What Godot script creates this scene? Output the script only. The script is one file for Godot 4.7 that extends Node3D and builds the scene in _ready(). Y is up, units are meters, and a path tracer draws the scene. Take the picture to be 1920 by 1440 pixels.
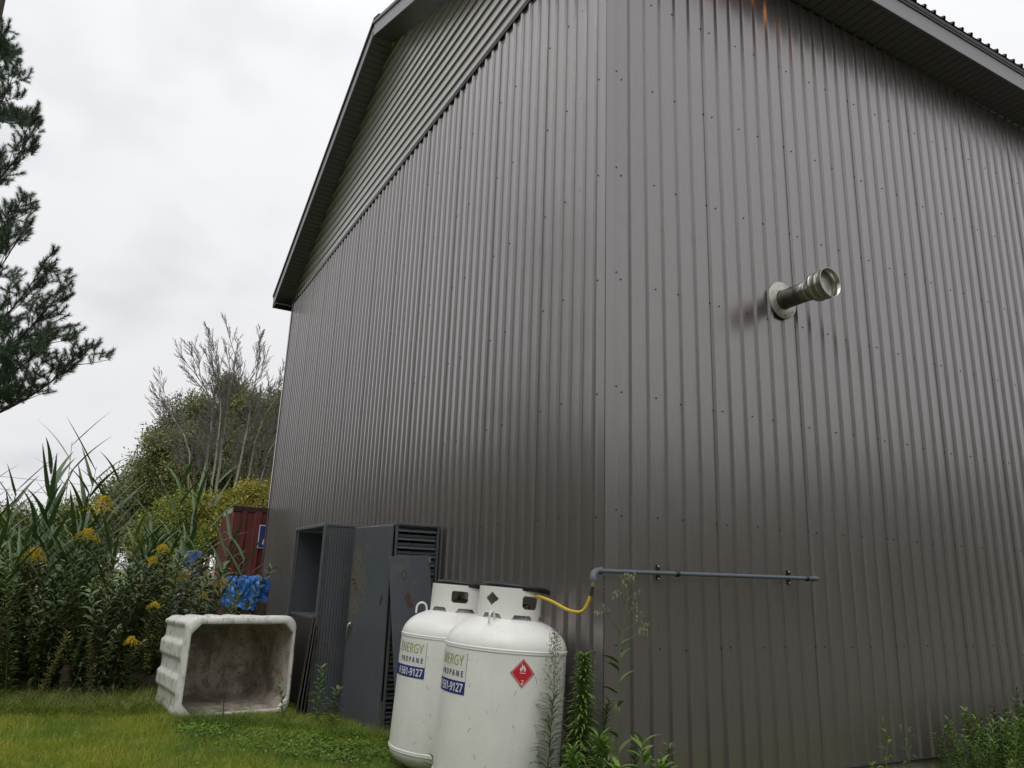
extends Node3D
# A dark ribbed-steel barn corner on an overcast, wet day: propane tanks, old lockers and a plastic bin beside it.
# x runs along the eave wall (away from the corner), -z along the gable wall, y is up. The corner stands at the origin.

var M := {}
var rng := RandomNumberGenerator.new()
var used := {}

const PANEL := 0.9144
const PITCH := 0.1524
const GABLE_LEN := 10.81
const EAVE_LEN := 14.63
const WALL_TOP := 6.62
const PEAK_Z := -5.42


class MB:
	var v := PackedVector3Array()
	var n := PackedVector3Array()
	var uv := PackedVector2Array()
	var c := PackedColorArray()
	var ix := PackedInt32Array()
	var col := Color.WHITE

	func vert(p: Vector3, nn: Vector3, t := Vector2.ZERO) -> int:
		v.append(p); n.append(nn); uv.append(t); c.append(col)
		return v.size() - 1

	# corners counter-clockwise as seen from outside
	func quad(a: Vector3, b: Vector3, cc: Vector3, d: Vector3, ta := Vector2.ZERO, tb := Vector2.ZERO, tc := Vector2.ZERO, td := Vector2.ZERO) -> void:
		var nn := (b - a).cross(cc - a)
		if nn.length_squared() < 1e-16:
			nn = (cc - a).cross(d - a)
		nn = nn.normalized()
		var i := vert(a, nn, ta)
		vert(b, nn, tb); vert(cc, nn, tc); vert(d, nn, td)
		ix.append_array(PackedInt32Array([i, i + 2, i + 1, i, i + 3, i + 2]))

	func tri(a: Vector3, b: Vector3, cc: Vector3) -> void:
		var nn := (b - a).cross(cc - a).normalized()
		var i := vert(a, nn)
		vert(b, nn); vert(cc, nn)
		ix.append_array(PackedInt32Array([i, i + 2, i + 1]))

	func poly(pts: Array, nrm: Vector3) -> void:   # a flat convex fan
		var i := v.size()
		for p in pts:
			vert(p, nrm, Vector2(p.x, p.y))
		for k in range(1, pts.size() - 1):
			ix.append_array(PackedInt32Array([i, i + k + 1, i + k]))

	# a box with its edges cut back by ch
	func box(o: Vector3, s: Vector3, ch := 0.0, b := Basis.IDENTITY) -> void:
		var h := s * 0.5
		if ch <= 0.0:
			var f := [[Vector3(1, 0, 0), Vector3(0, 1, 0), Vector3(0, 0, 1)], [Vector3(-1, 0, 0), Vector3(0, 0, 1), Vector3(0, 1, 0)], [Vector3(0, 1, 0), Vector3(0, 0, 1), Vector3(1, 0, 0)], [Vector3(0, -1, 0), Vector3(1, 0, 0), Vector3(0, 0, 1)], [Vector3(0, 0, 1), Vector3(1, 0, 0), Vector3(0, 1, 0)], [Vector3(0, 0, -1), Vector3(0, 1, 0), Vector3(1, 0, 0)]]
			for q in f:
				var m: Vector3 = q[0] * h
				var u: Vector3 = q[1] * h
				var w: Vector3 = q[2] * h
				var lu := absf(u.dot(q[1])) * 2.0
				var lw := absf(w.dot(q[2])) * 2.0
				quad(o + b * (m - u - w), o + b * (m + u - w), o + b * (m + u + w), o + b * (m - u + w), Vector2(0, 0), Vector2(lu, 0), Vector2(lu, lw), Vector2(0, lw))
			return
		var k := h - Vector3.ONE * ch
		for sx in [-1.0, 1.0]:
			quad_out(o, b, [Vector3(sx * h.x, -k.y, -k.z), Vector3(sx * h.x, k.y, -k.z), Vector3(sx * h.x, k.y, k.z), Vector3(sx * h.x, -k.y, k.z)])
			quad_out(o, b, [Vector3(-k.x, sx * h.y, -k.z), Vector3(k.x, sx * h.y, -k.z), Vector3(k.x, sx * h.y, k.z), Vector3(-k.x, sx * h.y, k.z)])
			quad_out(o, b, [Vector3(-k.x, -k.y, sx * h.z), Vector3(k.x, -k.y, sx * h.z), Vector3(k.x, k.y, sx * h.z), Vector3(-k.x, k.y, sx * h.z)])
			for sy in [-1.0, 1.0]:
				quad_out(o, b, [Vector3(sx * h.x, sy * k.y, -k.z), Vector3(sx * k.x, sy * h.y, -k.z), Vector3(sx * k.x, sy * h.y, k.z), Vector3(sx * h.x, sy * k.y, k.z)])
				quad_out(o, b, [Vector3(sx * h.x, -k.y, sy * k.z), Vector3(sx * k.x, -k.y, sy * h.z), Vector3(sx * k.x, k.y, sy * h.z), Vector3(sx * h.x, k.y, sy * k.z)])
				quad_out(o, b, [Vector3(-k.x, sx * h.y, sy * k.z), Vector3(-k.x, sx * k.y, sy * h.z), Vector3(k.x, sx * k.y, sy * h.z), Vector3(k.x, sx * h.y, sy * k.z)])

	func quad_out(o: Vector3, b: Basis, q: Array) -> void:   # turns the corners so that the face looks away from the middle
		var m: Vector3 = (q[0] + q[1] + q[2] + q[3]) * 0.25
		var nn: Vector3 = (q[1] - q[0]).cross(q[2] - q[0])
		if nn.dot(m) < 0.0:
			quad(o + b * q[3], o + b * q[2], o + b * q[1], o + b * q[0])
		else:
			quad(o + b * q[0], o + b * q[1], o + b * q[2], o + b * q[3])

	func tube(pts: Array, rad: Array, sides := 8, cap := true) -> void:
		var prev := Vector3.ZERO
		var start := v.size()
		var along := 0.0
		for i in pts.size():
			var d: Vector3
			if i == 0: d = pts[1] - pts[0]
			elif i == pts.size() - 1: d = pts[i] - pts[i - 1]
			else: d = (pts[i + 1] - pts[i]).normalized() + (pts[i] - pts[i - 1]).normalized()
			d = d.normalized()
			if i == 0:
				prev = d.cross(Vector3.UP if absf(d.y) < 0.9 else Vector3.RIGHT).normalized()
			else:
				along += (pts[i] - pts[i - 1]).length()
				prev = (prev - d * prev.dot(d)).normalized()
			var w := d.cross(prev)
			for k in sides + 1:
				var a := TAU * k / sides
				var q := prev * cos(a) + w * sin(a)
				vert(pts[i] + q * rad[i], q, Vector2(float(k) / sides, along))
		for i in pts.size() - 1:
			for k in sides:
				var p := start + i * (sides + 1) + k
				var r := p + sides + 1
				ix.append_array(PackedInt32Array([p, r, p + 1, p + 1, r, r + 1]))
		if cap:
			for e in [0, pts.size() - 1]:
				var cc := vert(pts[e], (pts[0] - pts[1]).normalized() if e == 0 else (pts[e] - pts[e - 1]).normalized())
				for k in sides:
					var p: int = start + e * (sides + 1) + k
					if e == 0: ix.append_array(PackedInt32Array([cc, p, p + 1]))
					else: ix.append_array(PackedInt32Array([cc, p + 1, p]))

	# profile of (radius, height) turned round the y axis, smooth; a doubled point makes a crease
	func lathe(prof: Array, seg := 48, t := Transform3D.IDENTITY) -> void:
		for i in prof.size() - 1:
			var a: Vector2 = prof[i]
			var b: Vector2 = prof[i + 1]
			if a.is_equal_approx(b): continue
			var na := _pn(prof, i)
			var nb := _pn(prof, i + 1)
			var f := (b - a).normalized()
			var flat := Vector2(f.y, -f.x)
			if i == 0 or prof[i - 1].is_equal_approx(a): na = flat
			if i + 2 >= prof.size() or prof[i + 2].is_equal_approx(b): nb = flat
			var st := v.size()
			for k in seg + 1:
				var an := TAU * k / seg
				var dir := Vector3(sin(an), 0, cos(an))
				vert(t * (dir * a.x + Vector3(0, a.y, 0)), t.basis * (dir * na.x + Vector3(0, na.y, 0)).normalized(), Vector2(float(k) / seg, a.y))
				vert(t * (dir * b.x + Vector3(0, b.y, 0)), t.basis * (dir * nb.x + Vector3(0, nb.y, 0)).normalized(), Vector2(float(k) / seg, b.y))
			for k in seg:
				var p := st + k * 2
				ix.append_array(PackedInt32Array([p, p + 1, p + 2, p + 1, p + 3, p + 2]))

	func _pn(prof: Array, i: int) -> Vector2:
		var d: Vector2 = (prof[mini(i + 1, prof.size() - 1)] - prof[i]).normalized() + (prof[i] - prof[maxi(i - 1, 0)]).normalized()
		d = d.normalized()
		return Vector2(d.y, -d.x)

	# a leaf blade: folded along its rib, bending from dir towards bend
	func blade(p: Vector3, dir: Vector3, side: Vector3, bend: Vector3, length: float, width: float, segs := 4, shape := 0, fold := 0.18) -> void:
		var d := dir.normalized()
		var s := (side - d * side.dot(d)).normalized()
		var st := v.size()
		var q := p
		for i in segs + 1:
			var t := float(i) / segs
			var w: float
			if shape == 0: w = width * minf(1.0, 0.35 + t * 2.6) * pow(1.0 - t, 0.75)      # long grass leaf
			elif shape == 1: w = width * sin(PI * pow(t, 0.8)) * 1.0                        # lance-shaped
			else: w = width * (1.0 - t)                                                     # spike
			if i == segs: w = 0.0004
			var nn := s.cross(d).normalized()
			vert(q - s * w * 0.5 + nn * w * fold, (nn + s * 0.4).normalized(), Vector2(0, t))
			vert(q, nn, Vector2(0.5, t))
			vert(q + s * w * 0.5 + nn * w * fold, (nn - s * 0.4).normalized(), Vector2(1, t))
			q += d * (length / segs)
			d = (d + bend * (1.0 / segs)).normalized()
			s = (s - d * s.dot(d)).normalized()
		for i in segs:
			var b := st + i * 3
			ix.append_array(PackedInt32Array([b, b + 3, b + 1, b + 1, b + 3, b + 4, b + 1, b + 4, b + 2, b + 2, b + 4, b + 5]))

	func mesh() -> ArrayMesh:
		var a := []
		a.resize(Mesh.ARRAY_MAX)
		a[Mesh.ARRAY_VERTEX] = v; a[Mesh.ARRAY_NORMAL] = n; a[Mesh.ARRAY_TEX_UV] = uv; a[Mesh.ARRAY_COLOR] = c; a[Mesh.ARRAY_INDEX] = ix
		var m := ArrayMesh.new()
		m.add_surface_from_arrays(Mesh.PRIMITIVE_TRIANGLES, a)
		return m


# ---------------------------------------------------------------- naming and tagging
func put(o: Node, called: String, parent: Node = null) -> void:
	var par: Node = parent if parent else self
	var key := "%d/%s" % [par.get_instance_id(), called]
	var k: int = used.get(key, 0)
	used[key] = k + 1
	o.name = called if k == 0 else "%s_%03d" % [called, k]
	par.add_child(o, true)

func part(called: String, m: Mesh, mat: Material, parent: Node, t := Transform3D.IDENTITY) -> MeshInstance3D:
	var o := MeshInstance3D.new()
	o.mesh = m
	o.material_override = mat
	o.transform = t
	put(o, called, parent)
	return o

func tag(o: Node, label: String, category := "", group := "", kind := "") -> void:
	if label: o.set_meta("label", label)
	if category: o.set_meta("category", category)
	if group: o.set_meta("group", group)
	if kind: o.set_meta("kind", kind)

func thing(called: String, label: String, category: String, at := Vector3.ZERO, turn := 0.0, group := "") -> Node3D:
	var o := Node3D.new()
	o.position = at
	o.rotation.y = turn
	put(o, called)
	tag(o, label, category, group)
	return o

func copy_of(src: Node3D, called: String, label: String, at: Vector3, turn: float, sc := 1.0, group := "") -> Node3D:
	var r: Node3D = src.duplicate()
	put(r, called)
	r.position = at
	r.rotation = Vector3(0, turn, 0)
	r.scale = Vector3.ONE * sc
	r.set_meta("label", label)
	if group: r.set_meta("group", group)
	return r

func many(called: String, m: Mesh, mat: Material, places: Array, parent: Node = null, colors: Array = []) -> MultiMeshInstance3D:
	var mm := MultiMesh.new()
	mm.transform_format = MultiMesh.TRANSFORM_3D
	mm.use_colors = colors.size() > 0
	mm.mesh = m
	mm.instance_count = places.size()
	for i in places.size():
		mm.set_instance_transform(i, places[i])
		if colors.size(): mm.set_instance_color(i, colors[i])
	var o := MultiMeshInstance3D.new()
	o.multimesh = mm
	o.material_override = mat
	put(o, called, parent)
	o.set_meta("kind", "stuff")
	return o

func yaw_at(p: Vector3, turn: float, sc := 1.0, tilt := Vector2.ZERO) -> Transform3D:
	var b := Basis(Vector3.RIGHT, tilt.x) * Basis(Vector3.BACK, tilt.y) * Basis(Vector3.UP, turn)
	return Transform3D(b.scaled(Vector3.ONE * sc), p)


# ---------------------------------------------------------------- materials
func lin(r: float, g: float, b: float) -> Color:
	return Color(r, g, b).linear_to_srgb()

func mat(called: String, col: Color, rough := 0.6, metal := 0.0, spec := 0.5) -> StandardMaterial3D:
	var m := StandardMaterial3D.new()
	m.resource_name = called
	m.albedo_color = col
	m.roughness = rough
	m.metallic = metal
	m.metallic_specular = spec
	M[called] = m
	return m

func noise(sd: int, freq: float, oct := 4, type := FastNoiseLite.TYPE_SIMPLEX_SMOOTH) -> FastNoiseLite:
	var f := FastNoiseLite.new()
	f.seed = sd
	f.frequency = freq
	f.noise_type = type
	f.fractal_octaves = oct
	return f

func noise_tex(sd: int, freq: float, stops: Array, w := 512, h := 512, oct := 4, normal := false, bump := 4.0) -> NoiseTexture2D:
	var t := NoiseTexture2D.new()
	t.width = w; t.height = h
	t.seamless = true
	t.noise = noise(sd, freq, oct)
	if normal:
		t.as_normal_map = true
		t.bump_strength = bump
	if stops.size():
		var g := Gradient.new()
		var off := PackedFloat32Array()
		var cs := PackedColorArray()
		for s in stops:
			off.append(s[0]); cs.append(s[1])
		g.offsets = off; g.colors = cs
		t.color_ramp = g
	return t

func triplanar(m: StandardMaterial3D, scale: Vector3, world := false) -> void:
	m.uv1_triplanar = true
	m.uv1_world_triplanar = world
	m.uv1_scale = scale

func paint(w: int, h: int, f: Callable) -> ImageTexture:
	var im := Image.create(w, h, false, Image.FORMAT_RGB8)
	for y in h:
		for x in w:
			im.set_pixel(x, y, f.call(float(x) / w, float(y) / h))
	return ImageTexture.create_from_image(im)

func leafy(called: String, col: Color, back: Color, rough := 0.55) -> StandardMaterial3D:
	var m := mat(called, col, rough)
	m.vertex_color_use_as_albedo = true
	m.backlight_enabled = true
	m.backlight = back
	m.cull_mode = BaseMaterial3D.CULL_DISABLED
	return m

func make_materials() -> void:
	# dark, slightly metallic coil coating, wet; long shallow waves down the sheet
	var w := mat("steel_cladding", lin(0.225, 0.200, 0.198), 0.33, 0.62, 1.0)
	w.clearcoat_enabled = true
	w.clearcoat = 1.0
	w.clearcoat_roughness = 0.21
	w.normal_enabled = true
	w.normal_texture = noise_tex(5, 0.012, [], 512, 512, 3, true, 2.0)
	w.normal_scale = 0.15
	w.uv1_scale = Vector3(3.0, 0.28, 1)
	w.roughness_texture = noise_tex(9, 0.02, [[0.0, Color(0.85, 0.85, 0.85)], [1.0, Color(1, 1, 1)]], 512, 512, 4)
	w.detail_enabled = true
	w.detail_blend_mode = BaseMaterial3D.BLEND_MODE_MUL
	w.detail_albedo = noise_tex(14, 0.03, [[0.0, Color(0.955, 0.95, 0.945)], [0.45, Color(1, 1, 1)], [1.0, Color(1, 1, 1)]], 512, 512, 5)
	var tr := mat("steel_trim", lin(0.225, 0.200, 0.198), 0.33, 0.62, 1.0)
	tr.clearcoat_enabled = true
	tr.clearcoat = 1.0
	tr.clearcoat_roughness = 0.21
	tr.cull_mode = BaseMaterial3D.CULL_DISABLED
	mat("soffit_metal", lin(0.16, 0.155, 0.158), 0.45, 0.4)
	mat("fascia_metal", lin(0.24, 0.235, 0.24), 0.42, 0.6)
	mat("screw_metal", lin(0.06, 0.057, 0.055), 0.4, 0.3)
	mat("steel_roof", lin(0.07, 0.07, 0.085), 0.4, 0.3)
	var cc := mat("concrete", Color.WHITE, 0.9)
	cc.albedo_texture = noise_tex(21, 0.02, [[0.0, lin(0.16, 0.15, 0.13)], [0.5, lin(0.27, 0.25, 0.22)], [1.0, lin(0.36, 0.34, 0.30)]], 256, 256, 5)
	triplanar(cc, Vector3(1.3, 1.3, 1.3))
	mat("stainless", lin(0.52, 0.51, 0.47), 0.24, 1.0)
	mat("stainless_dark", lin(0.22, 0.21, 0.20), 0.3, 1.0)
	var gz := mat("galvanised", Color.WHITE, 0.45, 0.7)
	gz.albedo_texture = noise_tex(31, 0.03, [[0.0, lin(0.36, 0.35, 0.30)], [0.7, lin(0.55, 0.54, 0.48)], [1.0, lin(0.34, 0.27, 0.18)]], 256, 256, 4)
	triplanar(gz, Vector3(3, 3, 3))
	mat("grey_pvc", lin(0.10, 0.125, 0.155), 0.4)
	mat("black_paint", lin(0.012, 0.012, 0.013), 0.35)
	mat("rubber_black", lin(0.02, 0.02, 0.018), 0.6)
	mat("brass", lin(0.30, 0.24, 0.13), 0.4, 0.9)
	mat("hose_yellow", lin(0.62, 0.42, 0.02), 0.4)
	# tank paint: white with fine chips and grey rub marks
	var chip := noise(44, 0.035, 3)
	var grime := noise(45, 0.006, 4)
	var scr := noise(46, 0.02, 2)
	var tk := mat("tank_paint", Color.WHITE, 0.33)
	tk.albedo_texture = paint(1024, 512, func(u: float, v: float) -> Color:
		var a := u * 1024.0
		var b := v * 512.0
		var g := 0.82 + 0.05 * grime.get_noise_2d(a, b)
		var k := chip.get_noise_2d(a * 2.2, b * 2.2)
		var col := Color(g, g, g * 0.965)
		if k > 0.62: col = col.lerp(Color(0.16, 0.15, 0.14), clampf((k - 0.62) * 9.0, 0, 0.8))
		var s := scr.get_noise_2d(a * 1.6, b * 1.2)
		if s > 0.66: col = col.lerp(Color(0.46, 0.45, 0.43), clampf((s - 0.66) * 3.0, 0, 0.4))
		return col.linear_to_srgb())
	tk.uv1_scale = Vector3(2, 1.0, 1)
	mat("tank_white", lin(0.77, 0.77, 0.75), 0.35)
	mat("label_white", lin(0.76, 0.77, 0.76), 0.4)
	mat("label_blue", lin(0.018, 0.03, 0.20), 0.4)
	mat("label_navy", lin(0.02, 0.025, 0.07), 0.4)
	mat("label_lime", lin(0.36, 0.37, 0.06), 0.4)
	mat("placard_red", lin(0.62, 0.02, 0.035), 0.4)
	# grey locker steel, worn to primer with rust
	var l1 := noise(51, 0.006, 5)
	var l2 := noise(52, 0.03, 4)
	var lk := mat("locker_steel", Color.WHITE, 0.42, 0.25)
	lk.albedo_texture = paint(512, 512, func(u: float, v: float) -> Color:
		var a := l1.get_noise_2d(u * 512.0, v * 512.0)
		var b := l2.get_noise_2d(u * 512.0, v * 512.0 * 0.5)
		var col := Color(0.112, 0.126, 0.148)
		col = col.lerp(Color(0.155, 0.153, 0.14), smoothstep(0.05, 0.45, a + b * 0.4) * 0.7)
		if a + b * 0.6 > 0.62: col = col.lerp(Color(0.13, 0.085, 0.055), clampf((a + b * 0.6 - 0.62) * 5.0, 0, 0.8))
		return col.linear_to_srgb())
	triplanar(lk, Vector3(0.8, 0.8, 0.8))
	# the door: paint worn to grey-brown primer round the latch, specked with rust
	var d1 := noise(55, 0.010, 5)
	var d2 := noise(56, 0.055, 4)
	var dm := mat("locker_door", Color.WHITE, 0.42, 0.25)
	dm.albedo_texture = paint(384, 768, func(u: float, v: float) -> Color:
		var a := d1.get_noise_2d(u * 384.0, v * 500.0)
		var b := d2.get_noise_2d(u * 384.0, v * 768.0)
		var col := Color(0.108, 0.123, 0.146) * (1.0 + 0.10 * a)
		var near := 1.0 - Vector2((u - 0.16) / 0.30, (v - 0.26) / 0.30).length()
		var wear := smoothstep(0.0, 0.45, near + 0.7 * a + 0.25 * b)
		col = col.lerp(Color(0.165, 0.155, 0.135), wear * 0.85)
		if wear > 0.3 and b > 0.22: col = col.lerp(Color(0.07, 0.055, 0.045), clampf((b - 0.22) * 5.0, 0, 0.8))
		if u < 0.05 and a + b > 0.05: col = col.lerp(Color(0.12, 0.075, 0.05), 0.7)
		return col.linear_to_srgb())
	var rs := mat("rust", Color.WHITE, 0.85)
	rs.albedo_texture = noise_tex(61, 0.04, [[0.0, lin(0.05, 0.03, 0.02)], [0.5, lin(0.11, 0.06, 0.035)], [1.0, lin(0.20, 0.14, 0.09)]], 256, 256, 4)
	triplanar(rs, Vector3(5, 5, 5))
	mat("rust_red", lin(0.17, 0.05, 0.035), 0.8)
	mat("chrome_worn", lin(0.55, 0.54, 0.5), 0.3, 1.0)
	# moulded white plastic bin, streaked with green-brown algae outside
	var b1 := noise(71, 0.008, 5)
	var b2 := noise(72, 0.03, 4)
	var bn := mat("bin_plastic", Color.WHITE, 0.42)
	bn.albedo_texture = paint(512, 512, func(u: float, v: float) -> Color:
		var a := b1.get_noise_2d(u * 512.0 * 2.0, v * 512.0)
		var b := b2.get_noise_2d(u * 512.0 * 1.5, v * 512.0 * 0.6)
		var col := Color(0.80, 0.80, 0.76)
		col = col.lerp(Color(0.33, 0.32, 0.22), smoothstep(0.05, 0.6, a + b * 0.55) * 0.6)
		if b > 0.5: col = col.lerp(Color(0.08, 0.08, 0.06), clampf((b - 0.5) * 5.0, 0, 0.7))
		return col.linear_to_srgb())
	triplanar(bn, Vector3(1.1, 1.1, 1.1))
	bn.subsurf_scatter_enabled = true
	bn.subsurf_scatter_strength = 0.08
	var c1 := noise(81, 0.007, 5)
	var c2 := noise(82, 0.045, 4)
	var c3 := noise(83, 0.010, 4)
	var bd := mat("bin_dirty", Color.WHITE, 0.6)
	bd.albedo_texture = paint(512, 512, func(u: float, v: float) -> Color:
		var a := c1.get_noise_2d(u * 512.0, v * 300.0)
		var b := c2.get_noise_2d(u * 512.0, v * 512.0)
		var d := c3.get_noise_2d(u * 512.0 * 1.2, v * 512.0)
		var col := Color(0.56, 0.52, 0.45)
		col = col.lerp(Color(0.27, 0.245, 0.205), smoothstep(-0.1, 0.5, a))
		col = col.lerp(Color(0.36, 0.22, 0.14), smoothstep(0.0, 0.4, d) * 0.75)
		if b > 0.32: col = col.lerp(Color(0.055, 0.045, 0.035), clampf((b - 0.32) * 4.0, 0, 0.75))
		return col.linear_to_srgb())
	triplanar(bd, Vector3(0.95, 0.95, 0.95))
	# oxide-red container paint with dark runs
	var r1 := noise(91, 0.03, 4)
	var r2 := noise(92, 0.012, 4)
	var ct := mat("container_paint", Color.WHITE, 0.55)
	ct.albedo_texture = paint(512, 512, func(u: float, v: float) -> Color:
		var a := r1.get_noise_2d(u * 512.0 * 1.6, v * 30.0)
		var b := r2.get_noise_2d(u * 512.0, v * 512.0)
		var col := Color(0.15, 0.032, 0.03)
		col = col.lerp(Color(0.035, 0.015, 0.013), smoothstep(0.1, 0.5, a + b * 0.3) * 0.75)
		col = col.lerp(Color(0.22, 0.06, 0.045), smoothstep(0.2, 0.6, -a + b * 0.3) * 0.5)
		return col.linear_to_srgb())
	triplanar(ct, Vector3(0.42, 0.42, 0.42))
	mat("container_dark", lin(0.05, 0.017, 0.014), 0.7)
	mat("sign_blue", lin(0.02, 0.05, 0.22), 0.5)
	mat("white_paint", lin(0.74, 0.75, 0.76), 0.4)
	mat("dark_glass", lin(0.02, 0.022, 0.025), 0.1)
	mat("tyre_rubber", lin(0.02, 0.02, 0.02), 0.85)
	var tp := mat("tarp_blue", Color.WHITE, 0.3)
	tp.albedo_texture = noise_tex(101, 0.02, [[0.0, lin(0.015, 0.10, 0.42)], [0.6, lin(0.03, 0.19, 0.66)], [1.0, lin(0.10, 0.32, 0.75)]], 256, 256, 4)
	triplanar(tp, Vector3(1.4, 1.4, 1.4))
	tp.cull_mode = BaseMaterial3D.CULL_DISABLED
	mat("drum_blue", lin(0.02, 0.08, 0.30), 0.4)
	var wd := mat("old_timber", Color.WHITE, 0.9)
	wd.albedo_texture = noise_tex(111, 0.02, [[0.0, lin(0.025, 0.018, 0.013)], [0.5, lin(0.07, 0.048, 0.034)], [1.0, lin(0.16, 0.115, 0.08)]], 256, 256, 5)
	triplanar(wd, Vector3(2, 2, 2))
	var bk := mat("pine_bark", Color.WHITE, 0.95)
	bk.albedo_texture = noise_tex(121, 0.03, [[0.0, lin(0.03, 0.023, 0.018)], [1.0, lin(0.12, 0.09, 0.07)]], 256, 256, 4)
	triplanar(bk, Vector3(3, 3, 3))
	var gb := mat("grey_bark", Color.WHITE, 0.9)
	gb.albedo_texture = noise_tex(122, 0.03, [[0.0, lin(0.24, 0.21, 0.18)], [1.0, lin(0.48, 0.43, 0.37)]], 256, 256, 4)
	triplanar(gb, Vector3(1.5, 1.5, 1.5))
	mat("twig_bark", lin(0.17, 0.155, 0.145), 0.9)
	mat("scrap_board", lin(0.028, 0.024, 0.021), 0.8)
	mat("utility_wire", lin(0.05, 0.05, 0.05), 0.6)
	leafy("reed_leaf", lin(0.100, 0.165, 0.070), Color(0.32, 0.46, 0.14), 0.42)
	leafy("weed_leaf", lin(0.105, 0.15, 0.055), Color(0.26, 0.38, 0.10), 0.45)
	leafy("fresh_leaf", lin(0.15, 0.25, 0.04), Color(0.40, 0.58, 0.12), 0.5)
	leafy("grass_blade", lin(0.37, 0.43, 0.06), Color(0.6, 0.7, 0.1), 0.5)
	leafy("goldenrod_flower", lin(0.84, 0.66, 0.03), Color(0.7, 0.6, 0.05), 0.7)
	leafy("pine_needle", lin(0.09, 0.145, 0.085), Color(0.14, 0.2, 0.1), 0.5)
	leafy("tree_leaf", lin(0.26, 0.29, 0.13), Color(0.22, 0.26, 0.10), 0.55)
	leafy("shrub_leaf", lin(0.30, 0.30, 0.055), Color(0.40, 0.40, 0.08), 0.55)
	leafy("seed_head", lin(0.27, 0.27, 0.14), Color(0.3, 0.3, 0.15), 0.8)
	var gv := mat("gravel", Color.WHITE, 0.95)
	gv.albedo_texture = noise_tex(141, 0.09, [[0.0, lin(0.045, 0.040, 0.036)], [0.5, lin(0.085, 0.077, 0.070)], [1.0, lin(0.15, 0.138, 0.125)]], 512, 512, 4)
	triplanar(gv, Vector3(0.5, 0.5, 0.5), true)
	var gd := mat("soil_and_turf", Color.WHITE, 0.95)
	gd.albedo_texture = noise_tex(131, 0.012, [[0.0, lin(0.06, 0.065, 0.025)], [0.45, lin(0.12, 0.15, 0.035)], [0.75, lin(0.15, 0.19, 0.04)], [1.0, lin(0.14, 0.13, 0.06)]], 512, 512, 6)
	triplanar(gd, Vector3(0.22, 0.22, 0.22), true)


# ---------------------------------------------------------------- the barn
# outline of a ribbed sheet as (distance along the wall, depth), one rib every 0.1524 m; the first rib laps over the sheet before it
func sheet_profile(s0: float, s1: float, rib := 0.019) -> Array:
	var pts := [Vector2(-0.0265, 0.0), Vector2(-0.0265, 0.004), Vector2(-0.024, 0.004), Vector2(-0.0125, rib + 0.0025), Vector2(0.0125, rib + 0.0025), Vector2(0.024, 0.0)]
	for k in range(1, 6):
		var c := k * PITCH
		pts.append_array([Vector2(c - 0.024, 0), Vector2(c - 0.0125, rib), Vector2(c + 0.0125, rib), Vector2(c + 0.024, 0)])
	pts.append(Vector2(PANEL - 0.0265, 0))
	var out := []
	for i in pts.size() - 1:
		var a: Vector2 = pts[i]
		var b: Vector2 = pts[i + 1]
		if b.x < s0 or a.x > s1: continue
		if a.x < s0: a = a.lerp(b, (s0 - a.x) / (b.x - a.x))
		if b.x > s1: b = a.lerp(b, (s1 - a.x) / (b.x - a.x))
		if out.is_empty(): out.append(a)
		out.append(b)
	return out

# map(s, depth, along) gives the point; ends(s) gives where the sheet starts and stops along its ribs
func sheet(prof: Array, map: Callable, ends: Callable, flip := false, uv_off := 0.0) -> ArrayMesh:
	var mb := MB.new()
	for i in prof.size() - 1:
		var a: Vector2 = prof[i]
		var b: Vector2 = prof[i + 1]
		var ea: Vector2 = ends.call(a.x)
		var eb: Vector2 = ends.call(b.x)
		if ea.y - ea.x < 0.002 and eb.y - eb.x < 0.002: continue
		var p := [map.call(a.x, a.y, ea.x), map.call(b.x, b.y, eb.x), map.call(b.x, b.y, eb.y), map.call(a.x, a.y, ea.y)]
		var t := [Vector2(a.x + uv_off, ea.x), Vector2(b.x + uv_off, eb.x), Vector2(b.x + uv_off, eb.y), Vector2(a.x + uv_off, ea.y)]
		if flip: mb.quad(p[3], p[2], p[1], p[0], t[3], t[2], t[1], t[0])
		else: mb.quad(p[0], p[1], p[2], p[3], t[0], t[1], t[2], t[3])
	return mb.mesh()

func rake_under(z: float) -> float:    # underside of the gable overhang
	var near := 6.63 + 0.415 * clampf(0.39 - z, 0, 99)
	var far := 6.55 + 0.444 * clampf(z + 11.1, 0, 99)
	return minf(near, far)

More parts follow.
